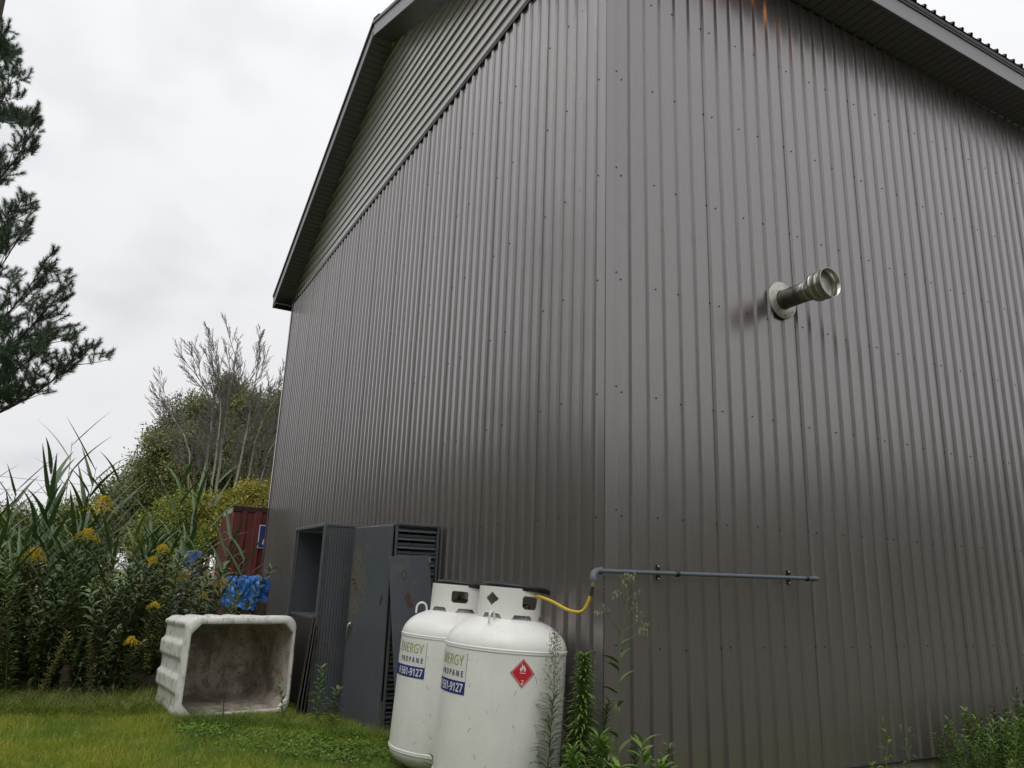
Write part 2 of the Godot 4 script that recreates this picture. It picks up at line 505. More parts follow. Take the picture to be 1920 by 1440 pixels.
func build_barn() -> void:
	var barn := thing("steel_barn", "large barn clad in dark grey-brown ribbed steel, its corner towards us", "barn")
	# --- eave wall (towards +z): sheets from the corner to the right
	var eave_wall := Node3D.new()
	put(eave_wall, "eave_wall", barn)
	for k in range(-1, 15):
		var base := 0.979 + k * PANEL
		var s0 := -1.0 if k >= 0 else 0.03 - base
		var prof := sheet_profile(s0, minf(2.0, EAVE_LEN - base))
		var m := sheet(prof, func(s: float, dd: float, y: float) -> Vector3: return Vector3(base + s, y, dd), func(_s: float) -> Vector2: return Vector2(0.115, WALL_TOP), false, base * 1.37)
		part("wall_panel", m, M.steel_cladding, eave_wall)
	# --- gable wall (towards -x): upright sheets to the eave line
	var gable_wall := Node3D.new()
	put(gable_wall, "gable_wall", barn)
	for k in range(-1, 11):
		var base := 0.9128 + k * PANEL
		var s0 := -1.0 if k >= 0 else 0.03 - base
		var prof := sheet_profile(s0, minf(2.0, GABLE_LEN - base))
		var m := sheet(prof, func(s: float, dd: float, y: float) -> Vector3: return Vector3(-dd, y, -(base + s)), func(_s: float) -> Vector2: return Vector2(0.115, 6.60), true, base * 1.37 + 40.0)
		part("wall_panel", m, M.steel_cladding, gable_wall)
	# --- gable triangle: sheets laid with their ribs level, standing proud of the wall below
	for k in 3:
		var base := 6.60 + k * PANEL
		var prof := sheet_profile(0.0 if k == 0 else -1.0, 2.0)
		if k == 0: prof.push_front(Vector2(-0.028, -0.024)); prof.push_front(Vector2(-0.03, 0.004)); prof[1] = Vector2(-0.028, 0.004)
		var m := sheet(prof, func(s: float, dd: float, z: float) -> Vector3: return Vector3(-0.024 - dd, base + s, z), func(s: float) -> Vector2:
			var y := base + s - 0.045
			var a := -11.1 + (y - 6.55) / 0.444
			var b := 0.39 - (y - 6.63) / 0.415
			return Vector2(maxf(a, -GABLE_LEN), minf(b, 0.0)) if b > a else Vector2(-5.4, -5.4), true, k * 3.1)
		part("gable_panel", m, M.steel_cladding, gable_wall)
	# --- closed back sides
	var mb := MB.new()
	mb.box(Vector3(EAVE_LEN * 0.5, 3.37, -GABLE_LEN + 0.06), Vector3(EAVE_LEN - 0.1, 6.5, 0.1))
	part("rear_wall", mb.mesh(), M.steel_trim, barn)
	mb = MB.new()
	mb.box(Vector3(EAVE_LEN - 0.06, 3.37, -GABLE_LEN * 0.5), Vector3(0.1, 6.5, GABLE_LEN - 0.26))
	part("end_wall", mb.mesh(), M.steel_trim, barn)
	mb = MB.new()                                   # inner framing sheet behind the cladding, so that no light passes
	mb.box(Vector3(EAVE_LEN * 0.5, 3.37, -0.08), Vector3(EAVE_LEN - 0.3, 6.4, 0.08))
	mb.box(Vector3(0.08, 3.37, -GABLE_LEN * 0.5), Vector3(0.08, 6.4, GABLE_LEN - 0.3))
	part("wall_framing", mb.mesh(), M.old_timber, barn)
	# --- corner trim: a folded angle with hemmed edges over the ribs
	mb = MB.new()
	var tp := [Vector2(0.082, 0.004), Vector2(0.082, 0.024), Vector2(0.0785, 0.0275), Vector2(0.052, 0.0245), Vector2(0.046, 0.029), Vector2(0.0, 0.029), Vector2(-0.024, 0.029), Vector2(-0.029, 0.024)]
	for i in tp.size() - 1:
		var a: Vector2 = tp[i]
		var b: Vector2 = tp[i + 1]
		mb.quad(Vector3(b.x, 0.10, b.y), Vector3(a.x, 0.10, a.y), Vector3(a.x, WALL_TOP, a.y), Vector3(b.x, WALL_TOP, b.y))
		# mirrored leg on the gable side
		mb.quad(Vector3(-a.y, 0.10, -a.x), Vector3(-b.y, 0.10, -b.x), Vector3(-b.y, WALL_TOP, -b.x), Vector3(-a.y, WALL_TOP, -a.x))
	part("corner_trim", mb.mesh(), M.steel_trim, barn)
	# far gable corner
	mb = MB.new()
	mb.box(Vector3(0.014, 3.36, -GABLE_LEN - 0.005), Vector3(0.086, 6.5, 0.03), 0.004)
	mb.box(Vector3(-0.022, 3.36, -GABLE_LEN + 0.03), Vector3(0.02, 6.5, 0.07), 0.004)
	part("corner_trim", mb.mesh(), M.steel_trim, barn)
	# --- drip flashing along the foot of the walls
	mb = MB.new()
	mb.box(Vector3(EAVE_LEN * 0.5 + 0.05, 0.112, 0.012), Vector3(EAVE_LEN - 0.1, 0.012, 0.028), 0.003)
	part("base_flashing", mb.mesh(), M.black_paint, eave_wall)
	mb = MB.new()
	mb.box(Vector3(-0.012, 0.112, -GABLE_LEN * 0.5 - 0.05), Vector3(0.038, 0.012, GABLE_LEN - 0.1), 0.003)
	part("base_flashing", mb.mesh(), M.black_paint, gable_wall)
	# --- concrete footing
	mb = MB.new()
	mb.box(Vector3(EAVE_LEN * 0.5 + 0.01, -0.2, -0.13), Vector3(EAVE_LEN - 0.02, 0.61, 0.24), 0.01)
	mb.box(Vector3(0.13, -0.2, -GABLE_LEN * 0.5 - 0.13), Vector3(0.24, 0.61, GABLE_LEN - 0.27), 0.01)
	part("footing", mb.mesh(), M.concrete, barn)
	# --- screws in rows along the girts
	var head := MB.new()
	head.lathe([Vector2(0.0001, 0.0095), Vector2(0.0052, 0.0095), Vector2(0.0058, 0.0085), Vector2(0.0058, 0.0085), Vector2(0.0058, 0.003), Vector2(0.0058, 0.003), Vector2(0.0095, 0.0024), Vector2(0.0098, 0.0)], 6)
	var hm := head.mesh()
	var rows := [0.921, 1.743, 2.56, 3.38, 4.199, 5.007, 5.817, 6.5]
	var at_e := []
	var at_g := []
	var be := Basis(Vector3.RIGHT, PI / 2).scaled(Vector3.ONE * 0.75)
	var bg := Basis(Vector3.BACK, PI / 2).scaled(Vector3.ONE * 0.75)
	for y in rows:
		for k in range(-1, 15):
			for s in [0.064, 0.364, 0.58, 0.885]:
				var x: float = 0.979 + k * PANEL + s
				if x > 0.1 and x < EAVE_LEN - 0.1: at_e.append(Transform3D(be, Vector3(x + rng.randf_range(-0.006, 0.006), y + rng.randf_range(-0.008, 0.008), 0.0)))
		at_e.append(Transform3D(be, Vector3(0.067, y + 0.03, 0.0255)))
		for k in range(-1, 11):
			for s in [0.035, 0.34, 0.555, 0.85]:
				var z: float = 0.9128 + k * PANEL + s
				if z > 0.1 and z < GABLE_LEN - 0.1: at_g.append(Transform3D(bg, Vector3(0.0, y + rng.randf_range(-0.008, 0.008), -z + rng.randf_range(-0.006, 0.006))))
		at_g.append(Transform3D(bg, Vector3(-0.0255, y - 0.02, -0.067)))
	many("screw_heads", hm, M.screw_metal, at_e, eave_wall)
	many("screw_heads", hm, M.screw_metal, at_g, gable_wall)
	build_roof(barn)

func build_roof(barn: Node3D) -> void:
	var roof := Node3D.new()
	put(roof, "roof", barn)
	var x0 := -0.36
	var len := EAVE_LEN + 0.72
	# the two slopes, sheet by sheet, ribs running down the slope
	for side in 2:
		var eave := Vector2(0.43, 6.865) if side == 0 else Vector2(-11.14, 6.75)      # (z, y) of the lower edge
		var top := Vector2(PEAK_Z, 9.285)
		var dir := (top - eave)
		var L := dir.length()
		dir = dir / L
		var up := Vector2(-dir.y, dir.x) if side == 1 else Vector2(dir.y, -dir.x)
		if up.y < 0: up = -up
		for k in 17:
			var base := x0 + 0.03 + k * PANEL
			var prof := sheet_profile(-1.0, minf(2.0, x0 + len - base), 0.03)
			var m := sheet(prof, func(s: float, dd: float, a: float) -> Vector3:
				var q := eave + dir * a + up * (dd + 0.004)
				return Vector3(base + s, q.y, q.x), func(_s: float) -> Vector2: return Vector2(0, L), side == 1)
			part("roof_panel", m, M.steel_roof, roof)
		var mb := MB.new()                                # deck under the sheets
		var mid := eave + dir * (L * 0.5) - up * 0.03
		var b := Basis(Vector3.RIGHT, atan2(dir.y, -dir.x) if side == 0 else -atan2(dir.y, dir.x))
		mb.box(Vector3(x0 + len * 0.5, mid.y, mid.x), Vector3(len - 0.02, 0.05, L - 0.02), 0.0, b)
		part("roof_deck", mb.mesh(), M.soffit_metal, roof)
	var rc := MB.new()
	for s in [-1.0, 1.0]:
		rc.box(Vector3(x0 + len * 0.5, 9.30, PEAK_Z + s * 0.12), Vector3(len, 0.012, 0.27), 0.0, Basis(Vector3.RIGHT, s * 0.41))
	part("ridge_cap", rc.mesh(), M.steel_roof, roof)
	# eave side: fascia, drip edge, level soffit with fine grooves
	for e in [[0.39, 6.63, 6.84, 1.0], [-11.1, 6.52, 6.725, -1.0]]:
		var mb := MB.new()
		var fh: float = e[2] - e[1]
		var joints := 5
		for j in joints:
			var a := x0 + len * j / joints + 0.002
			mb.box(Vector3(a + len / joints * 0.5, e[1] + fh * 0.5, e[0] - 0.012 * e[3]), Vector3(len / joints - 0.004, fh, 0.022), 0.003)
		part("eave_fascia", mb.mesh(), M.fascia_metal, roof)
		mb = MB.new()
		mb.box(Vector3(x0 + len * 0.5, e[2] + 0.006, e[0] + 0.012 * e[3]), Vector3(len, 0.028, 0.02), 0.003)
		part("drip_edge", mb.mesh(), M.steel_roof, roof)
		var inner := 0.0 if e[3] > 0 else -GABLE_LEN
		mb = MB.new()
		var n := int(len / 0.1)
		for j in n:
			mb.box(Vector3(x0 + (j + 0.5) * len / n, e[1] + 0.014, (e[0] + inner) * 0.5 - 0.012 * e[3]), Vector3(len / n - 0.008, 0.012, absf(e[0] - inner) - 0.03))
		mb.box(Vector3(x0 + len * 0.5, e[1] + 0.026, (e[0] + inner) * 0.5 - 0.012 * e[3]), Vector3(len - 0.03, 0.008, absf(e[0] - inner) - 0.03))
		part("eave_soffit", mb.mesh(), M.soffit_metal, roof)
	# gable side (both ends): rake fascia in two lengths, rake trim and sloping soffit
	for gx in [-0.34, EAVE_LEN + 0.34]:
		var sgn := -1.0 if gx < 0 else 1.0
		for side in 2:
			var z0 := 0.39 if side == 0 else -11.1
			var y0 := 6.63 if side == 0 else 6.55
			var y1 := rake_under(PEAK_Z)
			var dz := PEAK_Z - z0
			var slope := (y1 - y0) / absf(dz)
			var L := Vector2(dz, y1 - y0).length()
			var ang := atan(slope) * (1.0 if side == 0 else -1.0)
			var b := Basis(Vector3.RIGHT, ang)
			var c := Vector3(gx, (y0 + y1) * 0.5, (z0 + PEAK_Z) * 0.5)
			var mb := MB.new()
			mb.box(c + Vector3(0, 0.095, 0), Vector3(0.024, 0.19, L - 0.004), 0.003, b)
			part("rake_fascia", mb.mesh(), M.fascia_metal, roof)
			mb = MB.new()
			mb.box(c + Vector3(sgn * 0.012, 0.222, 0), Vector3(0.05, 0.05, L + 0.02), 0.004, b)
			part("rake_trim", mb.mesh(), M.steel_roof, roof)
			mb = MB.new()
			var nn := int(L / 0.1)
			var w := 0.34 - 0.012
			var cx: float = gx - sgn * (w * 0.5 + 0.012)
			for j in nn:
				var t := (j + 0.5) / nn
				mb.box(Vector3(cx, lerpf(y0, y1, t) + 0.012, lerpf(z0, PEAK_Z, t)), Vector3(w, 0.01, L / nn - 0.008), 0.0, b)
			mb.box(c + Vector3(cx - gx, 0.024, 0), Vector3(w, 0.008, L), 0.0, b)
			part("rake_soffit", mb.mesh(), M.soffit_metal, roof)
			# boxed return that closes the overhang at the eave
			mb = MB.new()
			var ze := 0.0 if side == 0 else -GABLE_LEN
			mb.box(Vector3(cx, y0 + 0.004 + (0.0 if side == 0 else -0.02), (ze + z0) * 0.5), Vector3(w + 0.02, 0.012, absf(z0 - ze)), 0.0)
			part("soffit_return", mb.mesh(), M.soffit_metal, roof)


# ---------------------------------------------------------------- things fixed to the walls
func build_wall_fittings() -> void:
	var at := Vector3(1.71, 3.56, 0.02)
	var v := thing("flue_pipe", "shiny stainless steel flue pipe sticking out of the right-hand ribbed wall", "flue pipe", at)
	var bz := Transform3D(Basis(Vector3.RIGHT, PI / 2), Vector3.ZERO)     # y of the lathe runs out of the wall
	var mb := MB.new()
	mb.lathe([Vector2(0.081, 0.006), Vector2(0.152, 0.002), Vector2(0.156, 0.006), Vector2(0.152, 0.010), Vector2(0.081, 0.018)], 48, bz)
	part("wall_flange", mb.mesh(), M.galvanised, v)
	mb = MB.new()
	mb.lathe([Vector2(0.078, 0.0), Vector2(0.078, 0.10), Vector2(0.0785, 0.10), Vector2(0.0785, 0.27), Vector2(0.070, 0.27)], 48, bz)
	part("inner_pipe", mb.mesh(), M.stainless_dark, v)
	mb = MB.new()
	mb.lathe([Vector2(0.078, 0.255), Vector2(0.0835, 0.258), Vector2(0.0835, 0.266), Vector2(0.080, 0.269), Vector2(0.080, 0.290), Vector2(0.083, 0.292), Vector2(0.083, 0.296), Vector2(0.104, 0.318), Vector2(0.111, 0.326), Vector2(0.1115, 0.340), Vector2(0.1145, 0.342), Vector2(0.1145, 0.347), Vector2(0.1115, 0.349), Vector2(0.1115, 0.395), Vector2(0.114, 0.397), Vector2(0.114, 0.402), Vector2(0.1115, 0.404), Vector2(0.112, 0.455), Vector2(0.1145, 0.457), Vector2(0.1145, 0.460), Vector2(0.1105, 0.459), Vector2(0.1095, 0.39)], 64, bz)
	part("end_cap", mb.mesh(), M.stainless, v)
	mb = MB.new()
	mb.lathe([Vector2(0.0001, 0.402), Vector2(0.05, 0.400), Vector2(0.10, 0.393), Vector2(0.11, 0.388)], 40, bz)
	part("cap_baffle", mb.mesh(), M.galvanised, v)
	for i in 3:
		mb = MB.new()
		var a := 4.1 + i * 0.75
		mb.lathe([Vector2(0.0001, 0.020), Vector2(0.005, 0.019), Vector2(0.006, 0.012)], 8, Transform3D(bz.basis, Vector3(cos(a) * 0.128, sin(a) * 0.128, 0)))
		part("flange_screw", mb.mesh(), M.stainless_dark, v)

	# the gas line: grey pipe on two stand-off clips, elbow and yellow hose down to the tank
	var g := thing("gas_pipe", "thin grey gas pipe running level along the right-hand wall by the corner", "gas pipe")
	var y := 1.386
	var z := 0.115
	mb = MB.new()
	mb.tube([Vector3(-0.13, y - 0.001, z), Vector3(1.74, y + 0.016, z)], [0.0138, 0.0138], 14)
	part("pipe_run", mb.mesh(), M.grey_pvc, g)
	mb = MB.new()
	mb.tube([Vector3(-0.115, y, z), Vector3(-0.148, y - 0.002, z + 0.004), Vector3(-0.171, y - 0.012, z + 0.014), Vector3(-0.184, y - 0.030, z + 0.022), Vector3(-0.187, y - 0.052, z + 0.026)], [0.019, 0.0195, 0.020, 0.0195, 0.019], 14)
	mb.tube([Vector3(-0.108, y, z), Vector3(-0.126, y, z)], [0.0225, 0.0225], 14)
	mb.tube([Vector3(-0.186, y - 0.046, z + 0.026), Vector3(-0.188, y - 0.062, z + 0.027)], [0.0225, 0.0225], 14)
	part("elbow", mb.mesh(), M.grey_pvc, g)
	mb = MB.new()
	mb.tube([Vector3(1.735, y + 0.016, z), Vector3(1.775, y + 0.0164, z)], [0.0185, 0.0185], 14)
	mb.tube([Vector3(1.775, y + 0.0164, z), Vector3(1.80, y + 0.0166, z)], [0.017, 0.014], 8)
	part("end_plug", mb.mesh(), M.grey_pvc, g)
	for cx in [0.40, 1.60]:
		var yy: float = y + cx * 0.0092
		var clip := Node3D.new()
		put(clip, "pipe_clip", g)
		mb = MB.new()
		mb.box(Vector3(cx, yy + 0.004, 0.026), Vector3(0.030, 0.098, 0.010), 0.002)
		mb.box(Vector3(cx, yy + 0.002, 0.06), Vector3(0.026, 0.022, 0.07), 0.003)
		part("bracket", mb.mesh(), M.black_paint, clip)
		mb = MB.new()
		mb.tube([Vector3(cx + 0.075, yy, z), Vector3(cx + 0.095, yy, z)], [0.0205, 0.0205], 16)
		part("collar_ring", mb.mesh(), M.black_paint, clip)
		for e in [-0.036, 0.042]:
			mb = MB.new()
			mb.lathe([Vector2(0.0001, 0.016), Vector2(0.006, 0.015), Vector2(0.0075, 0.010)], 8, Transform3D(Basis(Vector3.RIGHT, PI / 2), Vector3(cx, yy + e, 0.022)))
			part("bracket_screw", mb.mesh(), M.galvanised, clip)
	var h := thing("gas_hose", "yellow gas hose hanging in a loop from the grey pipe to the front tank", "hose")
	mb = MB.new()
	mb.tube([Vector3(-0.188, y - 0.058, z + 0.027), Vector3(-0.190, y - 0.076, z + 0.028)], [0.0165, 0.0165], 6)
	mb.tube([Vector3(-0.190, y - 0.072, z + 0.028), Vector3(-0.193, y - 0.096, z + 0.029)], [0.014, 0.014], 10)
	part("brass_fitting", mb.mesh(), M.brass, h)
	mb = MB.new()
	mb.tube([Vector3(-0.192, y - 0.092, z + 0.029), Vector3(-0.203, y - 0.150, z + 0.022)], [0.0098, 0.0098], 10)
	part("crimp_sleeve", mb.mesh(), M.rubber_black, h)
	mb = MB.new()
	var cv := Curve3D.new()
	cv.bake_interval = 0.01
	cv.add_point(Vector3(-0.201, y - 0.142, z + 0.022), Vector3.ZERO, Vector3(-0.02, -0.07, -0.02))
	cv.add_point(Vector3(-0.262, y - 0.243, z - 0.045), Vector3(0.04, -0.006, 0.04), Vector3(-0.035, 0.005, -0.045))
	cv.add_point(Vector3(-0.315, y - 0.200, z - 0.19), Vector3(0.02, -0.02, 0.05), Vector3(-0.02, 0.02, -0.05))
	cv.add_point(Vector3(-0.375, y - 0.165, z - 0.36), Vector3(0.02, 0.0, 0.05), Vector3.ZERO)
	var bp := cv.get_baked_points()
	var hp := []
	var hr := []
	for i in range(0, bp.size(), maxi(1, bp.size() / 40)):
		hp.append(bp[i]); hr.append(0.0096)
	mb.tube(hp, hr, 12)
	part("yellow_tube", mb.mesh(), M.hose_yellow, h)

	# wall lamp just above the picture, whose glow the cladding mirrors
	var lp := thing("wall_lamp", "small warm lamp lit under the eave of the right-hand wall", "lamp", Vector3(1.42, 6.52, 0.13))
	mb = MB.new()
	mb.lathe([Vector2(0.0001, 0.11), Vector2(0.07, 0.11), Vector2(0.075, 0.10), Vector2(0.09, 0.045), Vector2(0.088, 0.045), Vector2(0.07, 0.09), Vector2(0.0001, 0.095)], 24)
	part("lamp_housing", mb.mesh(), M.black_paint, lp)
	mb = MB.new()
	mb.lathe([Vector2(0.0001, 0.02), Vector2(0.03, 0.03), Vector2(0.042, 0.055), Vector2(0.03, 0.085), Vector2(0.0001, 0.092)], 16)
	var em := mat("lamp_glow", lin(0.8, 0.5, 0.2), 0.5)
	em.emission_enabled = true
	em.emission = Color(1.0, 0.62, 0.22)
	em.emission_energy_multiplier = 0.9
	part("bulb", mb.mesh(), em, lp)
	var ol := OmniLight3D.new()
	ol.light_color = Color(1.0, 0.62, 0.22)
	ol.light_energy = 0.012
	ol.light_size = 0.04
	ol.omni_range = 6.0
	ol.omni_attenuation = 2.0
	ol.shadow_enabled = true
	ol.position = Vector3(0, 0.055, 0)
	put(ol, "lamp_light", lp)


# ---------------------------------------------------------------- propane tanks
const TR := 0.381

func on_tank(u: float, h: float, ang: float, r := TR) -> Vector3:    # u metres round the shell from the angle ang
	var a := ang + u / r
	return Vector3(sin(a) * r, h, cos(a) * r)

func wrap_sheet(u0: float, u1: float, h0: float, h1: float, ang: float, r: float) -> ArrayMesh:
	var mb := MB.new()
	var nseg := 14
	for i in nseg:
		var a := lerpf(u0, u1, float(i) / nseg)
		var b := lerpf(u0, u1, float(i + 1) / nseg)
		mb.quad(on_tank(a, h0, ang, r), on_tank(b, h0, ang, r), on_tank(b, h1, ang, r), on_tank(a, h1, ang, r))
	return mb.mesh()

# words bent round the tank; right edge of the text at u = right, base line at h
func wrap_text(words: String, cap: float, squeeze: float, right: float, h: float, ang: float, r: float, bold := false) -> ArrayMesh:
	var tm := TextMesh.new()
	var f := SystemFont.new()
	f.font_names = PackedStringArray(["Droid Sans"])
	if bold: f.font_weight = 700
	tm.font = f
	tm.text = words
	tm.font_size = 64
	tm.pixel_size = 0.01
	tm.depth = 0.0
	tm.curve_step = 1.0
	tm.horizontal_alignment = HORIZONTAL_ALIGNMENT_LEFT
	var a := tm.get_mesh_arrays()
	var vs: PackedVector3Array = a[Mesh.ARRAY_VERTEX]
	var lo := Vector2(1e9, 1e9)
	var hi := Vector2(-1e9, -1e9)
	for p in vs:
		lo = lo.min(Vector2(p.x, p.y)); hi = hi.max(Vector2(p.x, p.y))
	var k := cap / (hi.y - lo.y)
	var ns := PackedVector3Array()
	for i in vs.size():
		var p := on_tank(right - (hi.x - vs[i].x) * k * squeeze, h + (vs[i].y - lo.y) * k, ang, r)
		ns.append(Vector3(p.x, 0, p.z).normalized())
		vs[i] = p
	var out := []
	out.resize(Mesh.ARRAY_MAX)
	out[Mesh.ARRAY_VERTEX] = vs; out[Mesh.ARRAY_NORMAL] = ns
	if a[Mesh.ARRAY_INDEX] != null: out[Mesh.ARRAY_INDEX] = a[Mesh.ARRAY_INDEX]
	var m := ArrayMesh.new()
	m.add_surface_from_arrays(Mesh.PRIMITIVE_TRIANGLES, out)
	return m

func wrap_poly(pts: PackedVector2Array, u: float, h: float, ang: float, r: float) -> ArrayMesh:
	var mb := MB.new()
	var t := Geometry2D.triangulate_polygon(pts)
	for i in range(0, t.size(), 3):
		var q := []
		for k in 3: q.append(on_tank(u + pts[t[i + k]].x, h + pts[t[i + k]].y, ang, r))
		var nn: Vector3 = (q[1] - q[0]).cross(q[2] - q[0])
		if nn.dot(Vector3(q[0].x, 0, q[0].z)) < 0: mb.tri(q[0], q[2], q[1])
		else: mb.tri(q[0], q[1], q[2])
	return mb.mesh()

# perforated round collar: holes(angle, height) tells where the sheet is cut away
func collar_mesh(r: float, h0: float, h1: float, hole: Callable) -> ArrayMesh:
	var mb := MB.new()
	var na := 300
	var nh := 36
	var th := 0.006
	var solid := []
	for j in nh:
		var row := PackedByteArray()
		for i in na:
			row.append(0 if hole.call(TAU * (i + 0.5) / na, (j + 0.5) / nh) else 1)
		solid.append(row)
	for j in nh:
		for i in na:
			if not solid[j][i]: continue
			var a0 := TAU * i / na
			var a1 := TAU * (i + 1) / na
			var y0 := lerpf(h0, h1, float(j) / nh)
			var y1 := lerpf(h0, h1, float(j + 1) / nh)
			var d0 := Vector3(sin(a0), 0, cos(a0))
			var d1 := Vector3(sin(a1), 0, cos(a1))
			var u := Vector3(0, y0, 0)
			var w := Vector3(0, y1, 0)
			var st := mb.v.size()
			for q in [[d0, u], [d1, u], [d1, w], [d0, w]]: mb.vert(q[0] * r + q[1], q[0], Vector2(0.3, q[1].y))
			mb.ix.append_array(PackedInt32Array([st, st + 2, st + 1, st, st + 3, st + 2]))
			st = mb.v.size()
			for q in [[d0, u], [d1, u], [d1, w], [d0, w]]: mb.vert(q[0] * (r - th) + q[1], -q[0], Vector2(0.3, q[1].y))
			mb.ix.append_array(PackedInt32Array([st, st + 1, st + 2, st, st + 2, st + 3]))
			var ri := r - th
			if j == 0 or not solid[j - 1][i]: mb.quad(d0 * ri + u, d1 * ri + u, d1 * r + u, d0 * r + u)
			if j == nh - 1 or not solid[j + 1][i]: mb.quad(d0 * r + w, d1 * r + w, d1 * ri + w, d0 * ri + w)
			if not solid[j][(i + na - 1) % na]: mb.quad(d0 * ri + u, d0 * r + u, d0 * r + w, d0 * ri + w)
			if not solid[j][(i + 1) % na]: mb.quad(d1 * r + u, d1 * ri + u, d1 * ri + w, d1 * r + w)
	return mb.mesh()

func make_tank(label: String, at: Vector3, lean: float, turn: float, label_edge: float, label_top: float, lug: float, placard: bool) -> void:
	var t := thing("propane_tank", label, "propane tank", at, 0.0, "white propane tanks against the barn")
	t.rotation = Vector3(lean * 0.25, 0, -lean)
	var mb := MB.new()
	var prof := []
	for i in 13:
		var a := PI * 0.5 * i / 12.0
		prof.append(Vector2(maxf(0.0001, sin(a) * TR), 0.18 - cos(a) * 0.16))
	prof.append(Vector2(TR, 0.55))
	prof.append(Vector2(TR, 0.900))
	for i in range(1, 19):
		var a := PI * 0.5 * i / 18.0
		prof.append(Vector2(maxf(0.0001, pow(cos(a), 0.86) * TR), 0.905 + pow(sin(a), 1.0) * 0.195))
	mb.lathe(prof, 96)
	part("shell", mb.mesh(), M.tank_paint, t, Transform3D(Basis(Vector3.UP, turn), Vector3.ZERO))
	mb = MB.new()
	mb.lathe([Vector2(0.21, 0.0), Vector2(0.215, 0.0), Vector2(0.215, 0.07), Vector2(0.21, 0.07), Vector2(0.21, 0.0)], 48)
	part("foot_ring", mb.mesh(), M.tank_white, t)
	for y in [0.18, 0.905]:
		mb = MB.new()
		mb.lathe([Vector2(TR - 0.002, y - 0.014), Vector2(TR + 0.003, y - 0.010), Vector2(TR + 0.0035, y - 0.004), Vector2(TR + 0.001, y - 0.002), Vector2(TR + 0.005, y + 0.004), Vector2(TR + 0.004, y + 0.010), Vector2(TR - 0.002, y + 0.014)], 96)
		part("weld_ring", mb.mesh(), M.tank_white, t)
	mb = MB.new()
	var sa := -0.28 if placard else -0.62
	mb.tube([on_tank(0, 0.19, sa, TR - 0.0024), on_tank(0, 0.89, sa, TR - 0.0024)], [0.0032, 0.0032], 10)
	part("weld_seam", mb.mesh(), M.tank_white, t)
	# collar with a diamond hole, two hand holes and notches at its foot
	var ang := -1.10 if placard else 0.9
	var hole := func(a: float, h: float) -> bool:
		var d := wrapf(a - ang, -PI, PI) * 0.2
		if absf(d) / 0.050 + absf(h - 0.62) * 0.19 / 0.040 < 1.0: return true
		for o in [1.31, -1.31]:
			var e := Vector2(wrapf(a - ang - o, -PI, PI) * 0.2, (h - 0.58) * 0.19)
			var qv := e.abs() - Vector2(0.040, 0.018)
			if qv.max(Vector2.ZERO).length() + minf(maxf(qv.x, qv.y), 0.0) < 0.022: return true
		if h < 0.16:
			for o in [0.02, 1.05, 2.1, 3.14, -1.05, -2.1]:
				if absf(wrapf(a - ang - o, -PI, PI)) * 0.2 < 0.075 - h * 0.12: return true
		return false
	part("collar", collar_mesh(0.2, 1.075, 1.265, hole), M.tank_paint, t)
	var lid := Node3D.new()
	put(lid, "collar_lid", t)
	mb = MB.new()
	mb.lathe([Vector2(0.0001, 1.300), Vector2(0.12, 1.297), Vector2(0.195, 1.289), Vector2(0.209, 1.282), Vector2(0.211, 1.276), Vector2(0.211, 1.254), Vector2(0.207, 1.252), Vector2(0.206, 1.272), Vector2(0.19, 1.28), Vector2(0.0001, 1.29)], 64)
	part("lid_disc", mb.mesh(), M.black_paint, lid)
	mb = MB.new()
	var la := 0.75
	mb.box(Vector3(sin(la) * 0.214, 1.262, cos(la) * 0.214), Vector3(0.04, 0.034, 0.012), 0.003, Basis(Vector3.UP, la))
	part("lid_catch", mb.mesh(), M.black_paint, lid)
	lid.rotation.z = -0.035
	# valve inside the collar
	mb = MB.new()
	mb.lathe([Vector2(0.0001, 1.24), Vector2(0.035, 1.24), Vector2(0.035, 1.215), Vector2(0.016, 1.21), Vector2(0.016, 1.17), Vector2(0.03, 1.165), Vector2(0.03, 1.13), Vector2(0.022, 1.12), Vector2(0.022, 1.08)], 18)
	mb.tube([Vector3(0, 1.15, 0), Vector3(0.03, 1.155, 0.09), Vector3(0.05, 1.158, 0.15)], [0.02, 0.018, 0.02], 10)
	part("valve", mb.mesh(), M.brass, t)
	# two lifting eyes bent from round bar, standing in planes through the axis
	for o in [0.0, PI]:
		mb = MB.new()
		var pts := []
		var rr := []
		for i in 15:
			var b := lerpf(-0.25, PI + 0.25, i / 14.0)
			var rad := 0.262 + cos(b) * 0.037
			pts.append(Vector3(sin(lug + o) * rad, 1.078 + maxf(-0.3, sin(b)) * 0.044 + (0.0 if i > 1 and i < 13 else -0.02), cos(lug + o) * rad)); rr.append(0.0068)
		mb.tube(pts, rr, 10)
		part("lifting_eye", mb.mesh(), M.tank_white, t)
	# scratches and rub marks in the paint
	var sc := RandomNumberGenerator.new()
	sc.seed = 5 if placard else 8
	for i in 9:
		var u := sc.randf_range(-0.25, 0.30)
		var hh := sc.randf_range(0.24, 0.80)
		var p := []
		var w := []
		var du := sc.randf_range(-0.5, 0.5)
		for k in 7:
			u += (du + sc.randfn() * 0.5) * 0.007; hh -= 0.009 * sc.randf()
			p.append(on_tank(u, hh, -0.45, TR + 0.0002)); w.append(0.0011 if k % 6 else 0.0005)
		mb = MB.new()
		mb.tube(p, w, 4, false)
		part("scratch", mb.mesh(), M.stainless_dark, t)
	# supplier's label, its far edge running round out of sight
	var lb := Node3D.new()
	put(lb, "supplier_label", t)
	var W := 0.40
	var H := 0.232
	var y0 := label_top - H
	part("label_sheet", wrap_sheet(-W, 0, y0, label_top, label_edge, TR + 0.0012), M.label_white, lb)
	part("label_band", wrap_sheet(-W, 0, y0, y0 + 0.072, label_edge, TR + 0.0020), M.label_blue, lb)
	var edge := MB.new()
